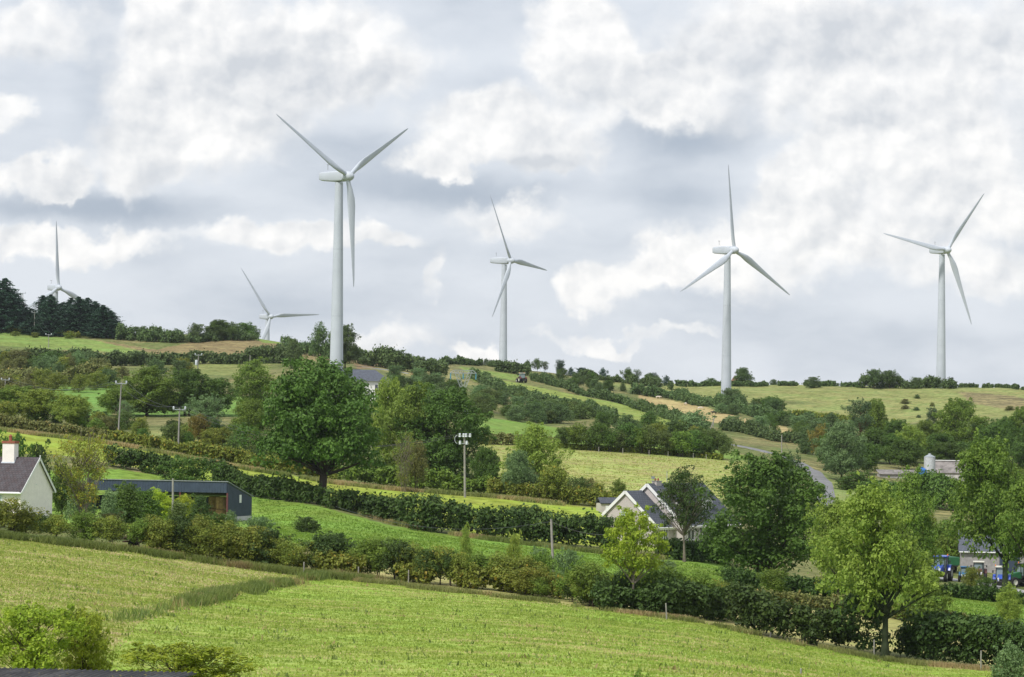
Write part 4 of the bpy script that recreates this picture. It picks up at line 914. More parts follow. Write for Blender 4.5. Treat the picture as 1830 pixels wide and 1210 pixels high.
grass([(865, 795), (1000, 803), (1250, 820), (1370, 832), (1300, 888), (1000, 880), (865, 870)], 16000, .12, .34, 'turfdry', 'pale stubbly grass of the mown field in the middle distance', 'mown_grass', 42, blades=2, dr=(430, 580))
grass([(585, 902), (640, 918), (760, 948), (950, 975), (1180, 1000)], 9000, .45, .10, 'rough', 'dry brown grass under the long dark hedge', 'bank_grass', 37, 3.0)
grass([(0, 770), (200, 795), (400, 832), (700, 876), (1000, 903)], 12000, .5, .12, 'rough', 'rough grass along the upper edge of the strip field', 'verge_grass', 38, 3.0)
grass([(300, 1093), (420, 1086), (560, 1072)], 1, .1, .05, 'turf', 'stray grass blades in the nearest field', 'stray_grass', 39, 3) if False else None

# ------------------------------------------------------------------ buildings
W_CREAM = simple('cream_render', (.86, .79, .765), .85, 0, .05, 2.); W_WHITE = simple('white_paint', (.78, .78, .77), .5, 0, .04, 4.)
W_PINK = simple('pebbledash', (.50, .455, .44), .95, 0, .10, 8., .1, .3); GLASS = simple('window_glass', (.04, .05, .06), .08, 0, .1, 1, .8)
BLIND = simple('blind', (.45, .52, .50), .6); BRICK = simple('red_brick', (.30, .10, .06), .85, 0, .2, 6); SLATE = simple('slate', (.085, .095, .12), .6, 0, .22, 2.5)
CONC = simple('concrete', (.36, .35, .33), .9, 0, .2, 1.2, .1, .3); BLUEM = simple('blue_cladding', (.055, .075, .115), .45, .2, .12, 1.5)
REDS = simple('red_oxide', (.12, .035, .04), .6); DARKIN = simple('dark_interior', (.03, .03, .03), .9); WOODP = simple('weathered_wood', (.30, .27, .22), .9, 0, .25, 5, .1)
GALV = simple('galvanised_steel', (.42, .45, .47), .45, .5, .12, 1.); RUBBER = simple('rubber', (.018, .018, .02), .8); STEEL = simple('painted_steel_grey', (.25, .27, .29), .5, .3)
LEAD = simple('lead', (.42, .46, .50), .6); STRAW = simple('straw', (.34, .22, .11), .95, 0, .3, 3., .05, .4); ORANGE = simple('beacon_orange', (.8, .22, .03), .4)
def tile_mat(name, c1, c2, tw, th):
    m_, t, b = new_mat(name); tc = N(t, 'ShaderNodeTexCoord'); br = N(t, 'ShaderNodeTexBrick'); t.links.new(tc.outputs['UV'], br.inputs['Vector'])
    br.inputs['Color1'].default_value = (*c1, 1); br.inputs['Color2'].default_value = (*c2, 1); br.inputs['Mortar'].default_value = (c1[0]*.35, c1[1]*.35, c1[2]*.35, 1)
    br.inputs['Scale'].default_value = 1; br.inputs['Brick Width'].default_value = tw; br.inputs['Row Height'].default_value = th; br.inputs['Mortar Size'].default_value = .03; br.inputs['Mortar Smooth'].default_value = .5
    n = NOISE(t, tc.outputs['Object'], 1.5, 6, .65); c = MIX(t, MR(t, n.outputs[0], .35, .75), br.outputs[0], (.105, .085, .085)) if c1[0] > .07 else MIX(t, MR(t, n.outputs[0], .35, .8, 0, .5), br.outputs[0], (.12, .13, .15))
    t.links.new(c, b.inputs['Base Color']); b.inputs['Roughness'].default_value = .75
    bp = N(t, 'ShaderNodeBump'); bp.inputs['Distance'].default_value = .03; t.links.new(br.outputs['Fac'], bp.inputs['Height']); bp.invert = True; t.links.new(bp.outputs[0], b.inputs['Normal']); return m_
TILE = tile_mat('clay_tile', (.060, .044, .048), (.080, .056, .060), .33, .30); SLATET = tile_mat('roof_slate', (.060, .070, .092), (.080, .090, .112), .5, .32)
def slope(name, a, b, c, d, mat, parent, th=.12, over=0):
    """roof panel: a-b along the eave, d-c along the ridge, with uv in metres"""
    a, b, c, d = map(Vector, (a, b, c, d)); n = (b-a).cross(d-a).normalized()
    if n.z < 0: n = -n
    vs = [a, b, c, d]+[p-n*th for p in (a, b, c, d)]
    fs = [(0, 1, 2, 3), (7, 6, 5, 4), (0, 4, 5, 1), (1, 5, 6, 2), (2, 6, 7, 3), (3, 7, 4, 0)]
    me = bpy.data.meshes.new(name); me.from_pydata([tuple(v) for v in vs], [], fs); ul = me.uv_layers.new(name='UVMap'); ex = (b-a).normalized(); ey = (d-a)-ex*(d-a).dot(ex); ey.normalize()
    for lp in me.loops:
        p = vs[lp.vertex_index]-a; ul.data[lp.index].uv = (p.dot(ex), p.dot(ey))
    me.materials.append(mat); o = bpy.data.objects.new(name, me); COL.objects.link(o); o.parent = parent; return o
def window(parent, c, w, h, ax, mull=1, blind=False, sill=True):
    """c: centre on the wall face; ax 'x' = wall runs along local X (outside is -Y), 'y+' = wall runs along Y (outside is +X)"""
    fr = MB(); gl = MB(); bl = MB(); sl = MB(); cx_, cy_, cz_ = c
    def bx(m_, du, dz, su, sz, dep, off):
        if ax == 'x': m_.box((cx_+du, cy_-off, cz_+dz), (su, dep, sz))
        elif ax == 'y-': m_.box((cx_-off, cy_+du, cz_+dz), (dep, su, sz))
        else: m_.box((cx_+off, cy_+du, cz_+dz), (dep, su, sz))
    t = .08
    bx(fr, 0, h/2, w+t, t, .10, .04); bx(fr, 0, -h/2, w+t, t, .10, .04); bx(fr, -w/2, 0, t, h-t, .10, .04); bx(fr, w/2, 0, t, h-t, .10, .04)
    for k in range(mull): bx(fr, -w/2+w*(k+1)/(mull+1), 0, t, h-t, .095, .04)
    bx(gl, 0, 0, w-t, h-t, .03, .012)
    f = fr.build('window', W_WHITE, parent); gl.build('pane', GLASS, f)
    if blind: bx(bl, 0, h*.24, w-t, h*.42, .01, .036); bl.build('blind', BLIND, f)
    if sill: bx(sl, 0, -h/2-.10, w+.3, .09, .16, .06); sl.build('sill', CONC, f)
    return f

# white house at the left edge
def white_house():
    a = 14.5; p = at(37, 283, 905); rz = R(90-a); root = empty('white_house', p, rz)
    tag(root, 'cream rendered house with brown tiled roof at the left edge', 'house')
    ez = uv(40, 877)[1]*283-p.z; rzh = uv(73, 821)[1]*283-p.z; W = 7.6; L = 15; rx = W*.5+.15
    w = MB(); w.prism([(0, -1.5), (W, -1.5), (W, ez), (rx, rzh), (0, ez)], L); w.build('wall', W_CREAM, root)
    o = .35; sl = (rzh-ez)/rx; sr_ = (rzh-ez)/(W-rx); tz = .16
    ro = slope('roof', (-o, -.18, ez-o*sl+tz), (-o, L, ez-o*sl+tz), (rx, L, rzh+tz), (rx, -.18, rzh+tz), TILE, root)
    slope('roof', (W+o, -.18, ez-o*sr_+tz), (W+o, L, ez-o*sr_+tz), (rx, L, rzh+tz+.002), (rx, -.18, rzh+tz+.002), TILE, root)
    b = MB()
    for (x0, z0) in ((-o, ez-o*sl), (W+o, ez-o*sr_)):
        p0 = Vector((x0, -.22, z0+.02)); p1 = Vector((rx, -.22, rzh+.02)); dd = p1-p0; ang = math.atan2(dd.z, dd.x)
        b.box(tuple((p0+p1)/2), (dd.length, .05, .24), 0, 0, -ang)
    b.box((rx, -.22, rzh+.22), (.12, .06, .3)); b.build('bargeboard', W_WHITE, root)
    g = MB(); g.tube((-o-.06, -.2, ez-o*sl+.02), (-o-.06, L, ez-o*sl+.02), .08); g.tube((W+o+.06, -.2, ez-o*sr_+.02), (W+o+.06, L, ez-o*sr_+.02), .08)
    g.build('gutter', W_WHITE, root, True)
    dp = MB(); dp.tube((-.08, .5, ez-.5), (-.08, .5, -1), .05); dp.tube((W+.07, .1, ez-.45), (W+.07, .1, -1), .05); dp.tube((W+.07, .1, ez-.45), (W+o, .1, ez-.2), .05); dp.tube((-.08, .5, ez-.5), (-o, .15, ez-.22), .05); dp.build('downpipe', W_WHITE, root, True)
    ff = MB(); ff.box((-.2, L/2, ez-.17), (.36, L, .10)); ff.box((W+.2, L/2, ez-.17), (.36, L, .10)); ff.build('soffit', W_WHITE, root)
    c = MB(); cy_ = 2.9; c.box((rx-.15, cy_, rzh+.45), (1.0, 1.25, 2.1)); ch = c.build('chimney', W_CREAM, root)
    k = MB(); k.box((rx-.15, cy_, rzh+1.6), (1.12, 1.37, .24)); k.build('chimney_cap', BRICK, ch)
    k = MB(); k.tube((rx-.15, cy_, rzh+1.72), (rx-.15, cy_, rzh+2.12), .16, .14, 12); k.lathe([(.15, 0), (.17, .08), (.1, .2), (.02, .24)], 12, Matrix.Translation((rx-.15, cy_, rzh+2.12))); k.build('chimney_pot', BRICK, ch, True)
    k = MB(); k.box((rx-.42, cy_, rzh-.35), (.75, 1.4, .30), 0, 0, -math.atan(sl)); k.build('flashing', LEAD, ch)
    for y in (2.9, 6.2, 9.6): window(root, (0, y, ez-1.05), 1.9, 1.25, 'y-', 1, True)
    v = MB(); v.box((W*.47, -.03, ez+.55), (.12, .05, .12)); v.build('vent', W_WHITE, root)
white_house()

def slate_house():
    b = 37.5; d = 352; p = at(1119, d, 985); p0 = pt(1119, 879, d); g = G(p.x, p.y)-.2; root = empty('slate_roofed_house', (p0.x, p0.y, g), R(-b))
    tag(root, 'pebbledashed house with slate roofs, white bargeboards and two gables', 'house')
    H = p0.z-g                  # wing apex above ground
    def gable(y0, y1, xo, lw, rw, apex, le, re, nm):
        w = MB(); w.prism([(xo-lw, -2), (xo+rw, -2), (xo+rw, re), (xo, apex), (xo-lw, le)], y1-y0, Matrix.Translation((0, y0, 0))); w.build('wall', W_PINK, root)
        sL = (apex-le)/lw; sR = (apex-re)/rw; o = .4; tz = .16
        slope('roof', (xo-lw-o, y0-.2, le-o*sL+tz), (xo-lw-o, y1+.2, le-o*sL+tz), (xo, y1+.2, apex+tz), (xo, y0-.2, apex+tz), SLATET, root)
        slope('roof', (xo+rw+o, y0-.2, re-o*sR+tz), (xo+rw+o, y1+.2, re-o*sR+tz), (xo, y1+.2, apex+tz+.002), (xo, y0-.2, apex+tz+.002), SLATET, root)
        bb = MB()
        for (x0, z0, s_) in ((xo-lw-o, le-o*sL, 1), (xo+rw+o, re-o*sR, -1)):
            a0 = Vector((x0, y0-.24, z0+.02)); a1 = Vector((xo, y0-.24, apex+.02)); dd = a1-a0
            bb.box(tuple((a0+a1)/2), (dd.length, .05, .36), 0, 0, -math.atan2(dd.z, dd.x))
        bb.build('bargeboard', W_WHITE, root)
        gg = MB(); gg.tube((xo+rw+o+.05, y0-.2, re-o*sR+.02), (xo+rw+o+.05, y1+.2, re-o*sR+.02), .08); gg.box((xo+rw+o-.03, (y0+y1)/2, re-o*sR-.08), (.05, y1-y0+.4, .24)); gg.build('gutter', W_WHITE, root, True)
    le, re = H-2.6, H-3.9
    gable(0, 3.6, 0, 3.0, 4.5, H, le, re, 'wing')
    gable(3.55, 15.5, .75, 4.9, 5.2, H+.85, H-3.4, H-3.75, 'main')
    c = MB(); c.box((.75, 5.4, H+.5), (.7, 1.1, 1.5)); ch = c.build('chimney', W_PINK, root)
    k = MB(); k.box((.75, 5.4, H+1.28), (.82, 1.22, .1)); 
    k.build('chimney_cap', CONC, ch); k = MB()
    for y in (5.1, 5.7): k.tube((.75, y, H+1.3), (.75, y, H+1.62), .13, .11, 10)
    k.build('chimney_pot', BRICK, ch, True)
    k = MB(); k.tube((.75, 4.6, H+.9), (.75, 4.6, H+1.9), .03); k.box((.75, 4.6, H+1.7), (.5, .03, .3)); k.build('aerial', STEEL, root)
    window(root, (.0, 0, H-2.9), 1.5, 1.2, 'x', 1, True); window(root, (.4, 0, H-5.6), 1.8, 1.2, 'x', 2)
    x = 4.5; window(root, (x, 1.9, re-1.45), .9, 2.0, 'y+', 1, sill=False)
    x = 5.95
    window(root, (x, 5.2, re-1.2), 1.4, 1.2, 'y+', 1); window(root, (x, 7.7, re-1.4), 1.2, 2.0, 'y+', 1, sill=False)
    window(root, (x, 12.6, re-1.2), 1.6, 1.2, 'y+', 1)
    dr = MB(); dr.box((x+.03, 10.2, re-1.6), (.08, 1.0, 2.1)); do = dr.build('door', simple('orange_brown_door', (.35, .16, .05), .5), root); h = MB(); h.box((x+.1, 9.85, re-1.6), (.06, .04, .14)); h.build('handle', STEEL, do)
    for y in (3.75, 9.2): 
        dp = MB(); dp.tube((x+.07, y+.1, re-.3), (x+.07, y+.1, -.5), .05); dp.build('downpipe', W_WHITE, root, True)
    for yc in (6.3, 11.5):
        dm = MB(); dm.prism([(yc-.9, 0), (yc+.9, 0), (yc+.9, 1.2), (yc, 1.9), (yc-.9, 1.2)], 2.6, Matrix.Translation((0, 0, 0)) @ Matrix(((0, 1, 0, 1.7), (1, 0, 0, 0), (0, 0, 1, H-2.35), (0, 0, 0, 1)))); do_ = dm.build('dormer', W_WHITE, root)
        window(do_, (4.3, yc, H-1.75), 1.1, .95, 'y+', 1, sill=False)
        for s_ in (-1, 1): slope('dormer_roof', (1.2, yc+s_*1.1, H-1.02), (4.5, yc+s_*1.1, H-1.02), (4.5, yc, H-.28), (1.2, yc, H-.28), SLATET, do_, .08)
slate_house()

def small_roof():
    p = pt(1096, 893, 385); g = G(p.x, p.y)-.6; root = empty('garage', (p.x, p.y, g), R(12), (.62, .62, 1)); tag(root, 'low garage with dark roof half hidden left of the slate-roofed house', 'garage')
    w = MB(); top = p.z-g+.3; e_ = top-.75; w.box((0, 0, e_/2), (6.4, 4.4, e_)); w.build('wall', W_PINK, root)
    slope('roof', (-3.4, -2.5, e_+.03), (3.4, -2.5, e_+.03), (3.4, 0, top), (-3.4, 0, top), SLATET, root); slope('roof', (-3.4, 2.5, e_+.03), (3.4, 2.5, e_+.03), (3.4, 0, top+.002), (-3.4, 0, top+.002), SLATET, root)
    dr = MB(); dr.box((-1, -2.23, e_*.42), (2.4, .06, e_*.8)); dr.build('door', W_WHITE, root)
small_roof()

def far_house():
    d = 640; p = pt(640, 662, d); g = G(p.x, p.y)-1; root = empty('hillside_house', (p.x, p.y, g), R(10)); tag(root, 'white house with grey hipped roof half hidden behind the great dark tree', 'house')
    top = p.z-g+.2; e = top-2.6; w = MB(); w.box((0, 0, e/2), (13, 7, e)); w.build('wall', W_WHITE, root)
    r_ = MB(); X, Y = 7.0, 4.0; r_.add([(-X, -Y, e), (X, -Y, e), (X, Y, e), (-X, Y, e), (-X+3.2, 0, top), (X-3.2, 0, top)], [(0, 1, 5, 4), (1, 2, 5), (2, 3, 4, 5), (3, 0, 4), (3, 2, 1, 0)]); r_.build('roof', SLATE, root)
    for x in (-4, 0, 4): window(root, (x, -3.5, e-1.3), 1.4, 1.2, 'x', 1)
far_house()

def corrug(w, h, pitch=.2, amp=.03, samples=4):
    pass
def blue_shed():
    a = 17.5; d = 325; p = pt(406, 880, d); g = G(p.x, p.y)-.4; root = empty('blue_shed', (p.x, p.y, g), R(-a))
    # local: X along the front to the left is negative, Y runs back; side wall at x=0
    tag(root, 'open-fronted dark blue metal farm shed with sloping roof and red posts', 'shed')
    zt = uv(406, 862)[1]*d-g; zf = uv(406, 881)[1]*d-g; zb = uv(451, 889)[1]*(d+6.5)-g; zc = uv(430, 923)[1]*(d+3)-g; L = 17.2; D = 7.2
    # direction check: local X=(cos,-sin): front line runs right and towards the camera; mirror so the gable end recedes right
    root.rotation_euler = (0, 0, R(0)); ca, sa = math.cos(R(a)), math.sin(R(a))
    M3 = Matrix(((ca, sa, 0, 0), (-sa, ca, 0, 0), (0, 0, 1, 0), (0, 0, 0, 1)))
    # X axis (front, leftwards negative) : front wall visible to the left, side wall along +Y seen at the right
    def B(m_, c, s): return m_.add(*boxvf(c, s), M3)
    fa = MB(); B(fa, (-L/2, .03, (zt+zf)/2), (L-.1, .06, zt-zf))
    for i in range(int(L/.34)): B(fa, (-.17-.34*i, -.012, (zt+zf)/2), (.10, .03, zt-zf-.02))
    fa.build('fascia', BLUEM, root)
    sw = MB(); n = 22
    sw.add([(0, .1, zc), (0, D, zc), (0, D, zb), (0, .1, zt-.05), (-.08, .1, zc), (-.08, D, zc), (-.08, D, zb), (-.08, .1, zt-.05)], [(0, 1, 2, 3), (7, 6, 5, 4), (0, 4, 5, 1), (1, 5, 6, 2), (2, 6, 7, 3), (3, 7, 4, 0)], M3)
    for i in range(n):
        y = .25+(D-.4)*i/(n-1); z1 = zt-.08+(zb-zt)*(y-.1)/(D-.1); B(sw, (.012, y, (zc+z1)/2), (.03, .09, z1-zc-.02))
    sd_ = sw.build('side_wall', BLUEM, root); v = MB(); B(v, (.05, 3.7, zt-(zt-zb)*.5-1.0), (.05, .55, .9)); v.build('skylight', W_WHITE, sd_)
    cw = MB(); B(cw, (-.1, D/2, (zc-1)/2), (.24, D, zc+1)); B(cw, (-L/2, D-.12, (zc-1)/2), (L-.4, .22, zc+1)); B(cw, (-L+.1, D/2, (zc-1)/2), (.24, D-.5, zc+1)); cw.build('concrete_wall', simple('white_concrete', (.55, .54, .53), .9, 0, .12, 2), root)
    bw = MB(); B(bw, (-L/2, D-.05, (zc+zb)/2), (L-.3, .06, zb-zc-.05)); B(bw, (-L+.03, D/2, (zc+zb)/2), (.06, D-.4, zb-zc)); bw.build('back_wall', BLUEM, root)
    ro = MB(); ro.add([(-L-.15, -.12, zt+.04), (.15, -.12, zt+.04), (.15, D+.3, zb+.0), (-L-.15, D+.3, zb+.0), (-L-.15, -.12, zt+.12), (.15, -.12, zt+.12), (.15, D+.3, zb+.08), (-L-.15, D+.3, zb+.08)], [(3, 2, 1, 0), (4, 5, 6, 7), (0, 1, 5, 4), (1, 2, 6, 5), (2, 3, 7, 6), (3, 0, 4, 7)], M3); ro.build('roof', simple('grey_sheet_roof', (.30, .32, .34), .5, .3), root)
    for x in (-.02, -5.75, -11.45, -17.1):
        m_ = MB(); B(m_, (x, .12, zf/2-.5), (.16, .18, zf+1)); m_.build('post', REDS, root)
    fl = MB(); B(fl, (-L/2, D/2, .12), (L, D, .24)); fl.build('floor', CONC, root)
    for i, (x, y, z) in enumerate([(-1.75, 2.6, .96), (-1.75, 2.6, 2.36), (-.95, 4.6, .96), (-3.4, 4.4, .96), (-3.4, 4.4, 2.36), (-5.0, 4.6, .96)]):
        w0 = M3 @ Vector((x, y, z-.7+.02))
        bl = MB(); bl.lathe([(.62, 0), (.68, .06), (.7, .35), (.69, .7), (.7, 1.05), (.68, 1.34), (.62, 1.38)], 22); o = bl.build('straw_bale', STRAW, None, True); o.location = root.location+w0
        tag(o, 'round straw bale stacked inside the open blue shed', 'bale', 'straw bales in the blue shed')
blue_shed()

def farm_group():
    d = 590; p = pt(1661, 850, d); g = G(p.x, p.y)-.5
    root = empty('grain_silo', (p.x, p.y, g)); tag(root, 'tall pale galvanised grain silo with conical top beside a blue tank', 'silo')
    zt = uv(1661, 816)[1]*d-g; r_ = 1.12
    m_ = MB(); prof = []
    z = 0; k = 0
    while z < zt: prof.append((r_+.015*(k % 2), z)); z += .3; k += 1
    m_.lathe(prof, 28); b = m_.build('silo_body', simple('silo_skin', (.58, .60, .62), .5, .3), root, True)
    m_ = MB(); m_.lathe([(r_+.06, zt-.05), (.3, zt+.42), (.28, zt+.62), (.02, zt+.68)], 28); m_.build('silo_cap', GALV, root, True)
    m_ = MB(); 
    for s_ in (-.2, .2): m_.tube((r_*.8+s_*.3+.1, -r_*.75+s_, 0), (r_*.8+s_*.3+.1, -r_*.75+s_, zt+.2), .03)
    m_.build('ladder', STEEL, root)
    # shed behind and right
    p = pt(1694, 858, d+10); g = G(p.x, p.y)-1; rt_ = empty('stone_shed', (p.x, p.y, g), R(-14)); tag(rt_, 'old grey shed with stained asbestos roof right of the silo', 'shed')
    D0 = d+10; top = uv(1694, 824)[1]*D0-g; ev = uv(1694, 844)[1]*D0-g
    w = MB(); w.prism([(-3.4, 0), (3.4, 0), (3.4, ev), (0, top-.1), (-3.4, ev)], 9, Matrix.Rotation(R(90), 4, 'Z') @ Matrix.Translation((0, -4.5, 0)))
    w.build('wall', simple('stained_concrete', (.48, .46, .44), .9, 0, .3, 1.0), rt_)
    AR = simple('asbestos_roof', (.22, .20, .19), .85, 0, .35, .8)
    slope('roof', (-4.7, -3.7, ev-.1), (4.7, -3.7, ev-.1), (4.7, 0, top), (-4.7, 0, top), AR, rt_); slope('roof', (-4.7, 3.7, ev-.1), (4.7, 3.7, ev-.1), (4.7, 0, top+.002), (-4.7, 0, top+.002), AR, rt_)
    rd = MB(); rd.box((0, 0, top+.12), (9.5, .6, .16)); rd.build('ridge_cap', W_WHITE, rt_)
    p = pt(1648, 837, d-6); g = G(p.x, p.y)-.5; t = empty('blue_tank', (p.x, p.y, g)); tag(t, 'bright blue plastic tank at the left foot of the silo', 'tank'); h = p.z-g
    m_ = MB(); m_.lathe([(.9, 0), (.98, .1), (.98, h*.8), (.9, h*.93), (.5, h+.05), (.2, h+.12)], 22); m_.build('tank_body', simple('blue_plastic', (.03, .16, .50), .4), t, True)
    m_ = MB(); m_.lathe([(.25, h+.1), (.25, h+.28), (.02, h+.3)], 14); m_.build('lid', simple('blue_plastic_lid', (.03, .14, .42), .4), t, True)
    p = pt(1606, 842, d); g = G(p.x, p.y)-.5; t = empty('low_farm_building', (p.x, p.y, g), R(4)); tag(t, 'long low farm building with grey roof left of the blue tank', 'farm building'); h = p.z-g
    m_ = MB(); m_.box((0, 1.6, (h-.6)/2), (7.6, 3.2, h-.6)); m_.build('wall', CONC, t); slope('roof', (-4, -.3, h-.6), (4, -.3, h-.6), (4, 3.5, h+.25), (-4, 3.5, h+.25), AR, t)
farm_group()

def yard_shed():
    d = 384; p = pt(1782, 1000, d); g = G(p.x, p.y)-.5; t = empty('grey_yard_shed', (p.x, p.y, g), R(-8)); tag(t, 'grey rendered yard shed with dark roof behind the parked tractors', 'shed')
    e = uv(1782, 984)[1]*d-g; top = e+2.6
    m_ = MB(); m_.prism([(-3.6, 0), (3.6, 0), (3.6, e), (0, top-.15), (-3.6, e)], 9.6, Matrix.Rotation(R(90), 4, 'Z') @ Matrix.Translation((0, -4.8, 0))); m_.build('wall', simple('pale_render', (.33, .31, .31), .9, 0, .15), t)
    slope('roof', (-5.1, -3.9, e-.1), (5.1, -3.9, e-.1), (5.1, 0, top), (-5.1, 0, top), SLATE, t); slope('roof', (-5.1, 3.9, e-.1), (5.1, 3.9, e-.1), (5.1, 0, top+.002), (-5.1, 0, top+.002), SLATE, t)
    m_ = MB(); m_.tube((-5, -3.98, e-.12), (5, -3.98, e-.12), .08); m_.build('gutter', W_WHITE, t, True)
    m_ = MB(); m_.box((1.5, -3.64, e/2+.2), (2.6, .07, e-.5)); m_.build('door', BLUEM, t)
yard_shed()

def near_roof():
    p0 = pt(-40, 1194, 74); p1 = pt(352, 1203, 71); ex = (p1-p0); L = ex.length; ex.normalize(); t = empty('barn', p0); tag(t, 'dark corrugated barn roof with lichen at the bottom left edge', 'barn roof')
    ey = Vector((-.35, -1, 0)).normalized()
    nx = int(L/.0365); ns = 8; V = []; Fc = []
    for j in range(ns+1):
        s = j/ns; w = 5.5*s; z = -.05*w-.075*w*w*.35
        for i in range(nx+1):
            x = L*i/nx; c = .042*math.cos(2*math.pi*x/.175)
            q = ex*x+ey*w; V.append((q.x, q.y, q.z+z+c))
    for j in range(ns):
        for i in range(nx): a = j*(nx+1)+i; Fc.append((a, a+nx+1, a+nx+2, a+1))
    lich = simple('lichened_sheet', (.045, .045, .048), .85, 0, .25, 3)
    tt = lich.node_tree; b = tt.nodes['Principled BSDF']; tc = N(tt, 'ShaderNodeTexCoord'); n = NOISE(tt, tc.outputs['Object'], 4., 5, .6); n2 = NOISE(tt, tc.outputs['Object'], 1.1, 5, .6)
    c0 = b.inputs['Base Color'].links[0].from_socket; c = MIX(tt, MR(tt, n.outputs[0], .60, .66, 0, .9), c0, (.20, .17, .05)); c = MIX(tt, MR(tt, n2.outputs[0], .5, .62, 0, .6), c, (.10, .10, .10)); tt.links.new(c, b.inputs['Base Color'])
    me = mesh_np('roof_sheet', V, Fc, 4, smooth=True); o = put('roof_sheet', me, t, lich); sm = o.modifiers.new('t', 'SOLIDIFY'); sm.thickness = .012; sm.offset = -1
    m_ = MB(); q0 = -ey*.3; 
    bh = G(p0.x, p0.y)-p0.z-1
    def P(x, w, z): q = ex*x+ey*w; return (q.x, q.y, q.z+z)
    def wall(x0, w0, x1, w1, zt): m_.add([P(x0, w0, zt), P(x1, w1, zt), P(x1, w1, bh), P(x0, w0, bh)]+[tuple(Vector(v)+Vector((.06, .06, 0))) for v in (P(x0, w0, zt), P(x1, w1, zt), P(x1, w1, bh), P(x0, w0, bh))], [(0, 1, 2, 3), (7, 6, 5, 4), (0, 4, 5, 1), (1, 5, 6, 2), (2, 6, 7, 3), (3, 7, 4, 0)])
    wall(.2, .25, L-.25, .25, -.12); wall(L-.25, .25, L-.25, 5.2, -.95); m_.build('wall', CONC, t)
near_roof()

# ------------------------------------------------------------------ road and yard
def ribbon(pts, w, mat, name, label, lift=.06, wm=None):
    P_ = polyw(pts, 1.5); V = []; Fc = []; n = len(P_); k = 6
    for i, p in enumerate(P_):
        a = P_[max(0, i-1)]; b = P_[min(n-1, i+1)]; d = Vector((b.x-a.x, b.y-a.y, 0)).normalized(); s = Vector((d.y, -d.x, 0)); ww = w if not wm else w+(wm-w)*i/n
        for j in range(k+1):
            q = p+s*ww*(j/k-.5); V.append((q.x, q.y, G(q.x, q.y)+lift+(.0 if 0 < j < k else -.25)))
    for i in range(n-1):
        for j in range(k): a = i*(k+1)+j; Fc.append((a, a+1, a+k+2, a+k+1))
    o = put(name, mesh_np(name, V, Fc, 4, smooth=True), None, mat); tag(o, label, kind='structure'); return o
ASPH = simple('old_asphalt', (.215, .215, .22), .9, 0, .18, .6, .1, .2)
ribbon([(1276, 790), (1310, 796), (1345, 802), (1385, 812), (1425, 826), (1450, 840), (1470, 862), (1474, 890), (1480, 915)], 4.2, ASPH, 'road', 'grey country lane winding down the slope', .1, 4.6)
ribbon([(640, 655), (680, 660), (730, 668)], 3.2, ASPH, 'lane', 'short stretch of lane by the hillside house', .12)
ribbon([(1660, 1031), (1700, 1036), (1760, 1044), (1830, 1060), (1900, 1075)], 4.0, simple('yard_concrete', (.36, .35, .35), .9, 0, .12, .8), 'yard_path', 'pale concrete track in front of the tractors', .07)

# ------------------------------------------------------------------ poles, pylon, posts, wires
POLEW = simple('pole_wood', (.30, .285, .26), .85, 0, .18, 2., .1); PORC = simple('porcelain', (.62, .66, .70), .35, 0, .05); WIREM = simple('wire', (.09, .095, .10), .5, .5)
def pole(bx, by, tx, ty, label, arms=1, d=None, r_=.14, ins=2, extra=None, mat=None, group=None, name='utility_pole'):
    p = hit(bx, by) if d is None else at(bx, d, by); U, V = uv(tx, ty); top = Vector((U*p.y, p.y, V*p.y))
    t = empty(name, p); tag(t, label, 'utility pole' if name == 'utility_pole' else 'post', group); q = top-p
    m_ = MB(); m_.tube((0, 0, -.3), q, r_, r_*.72, 10); m_.build('shaft', mat or POLEW, t, True)
    ends = []
    for k in range(arms):
        z = q.z-.25-.9*k; c = q*(z/q.z); a = MB(); a.box((c.x, c.y-.16, z), (1.9, .10, .12)); ar = a.build('crossarm', GALV, t)
        for i in range(ins):
            x = -.85+1.7*i/(ins-1); i_ = MB(); i_.lathe([(.09, 0), (.17, .06), (.10, .12), (.17, .2), (.10, .26), (.15, .34), (.06, .42)], 10, Matrix.Translation((c.x+x, c.y-.16, z+.06))); i_.build('insulator', PORC, ar, True)
            if k == 0: ends.append(p+Vector((c.x+x, c.y-.16, z+.45)))
    if extra == 'transformer':
        a = MB(); a.lathe([(.3, 0), (.34, .1), (.34, 1.2), (.3, 1.35), (.08, 1.4)], 14, Matrix.Translation((q.x-.55, q.y-.2, q.z-2.9))); a.build('transformer', PORC, t, True)
    if extra == 'stay':
        a = MB(); a.tube(q*.95, (2.6, -.5, G(p.x+2.6, p.y-.5)-p.z), .025, .025, 5); a.build('stay_wire', WIREM, t)
    return t, ends
polesd = {}
polesd['a'] = pole(211, 779, 217, 683, 'tall pale power pole with two insulators, left of the hillside trees')
polesd['b'] = pole(318, 815, 321, 729, 'power pole with two insulators above the laurel bush', d=425)
polesd['c'] = pole(352, 672, 355, 633, 'power pole carrying a white transformer on the hillside', extra='transformer', r_=.16, d=760)
polesd['d'] = pole(7, 708, 10, 677, 'power pole at the far left edge on the hillside', d=640)
polesd['e'] = pole(61, 600, 62, 557, 'thin pole in front of the dark conifers', r_=.13, arms=1)
polesd['f'] = pole(87, 622, 87, 597, 'thin pole in the green hill field below the conifers', r_=.13)
polesd['g'] = pole(40, 575, 41, 523, 'distant pole on the skyline between conifers', d=985, r_=.12)
pole(309, 935, 309, 855, 'bare weathered pole in front of the blue shed', arms=0, d=285, r_=.13)
pole(991, 1000, 985, 928, 'bare leaning pole in the near hedgerow', arms=0, d=243, r_=.13)
pole(1397, 822, 1397, 777, 'thin pole with a stay wire beside the lane', arms=0, r_=.12, extra='stay')
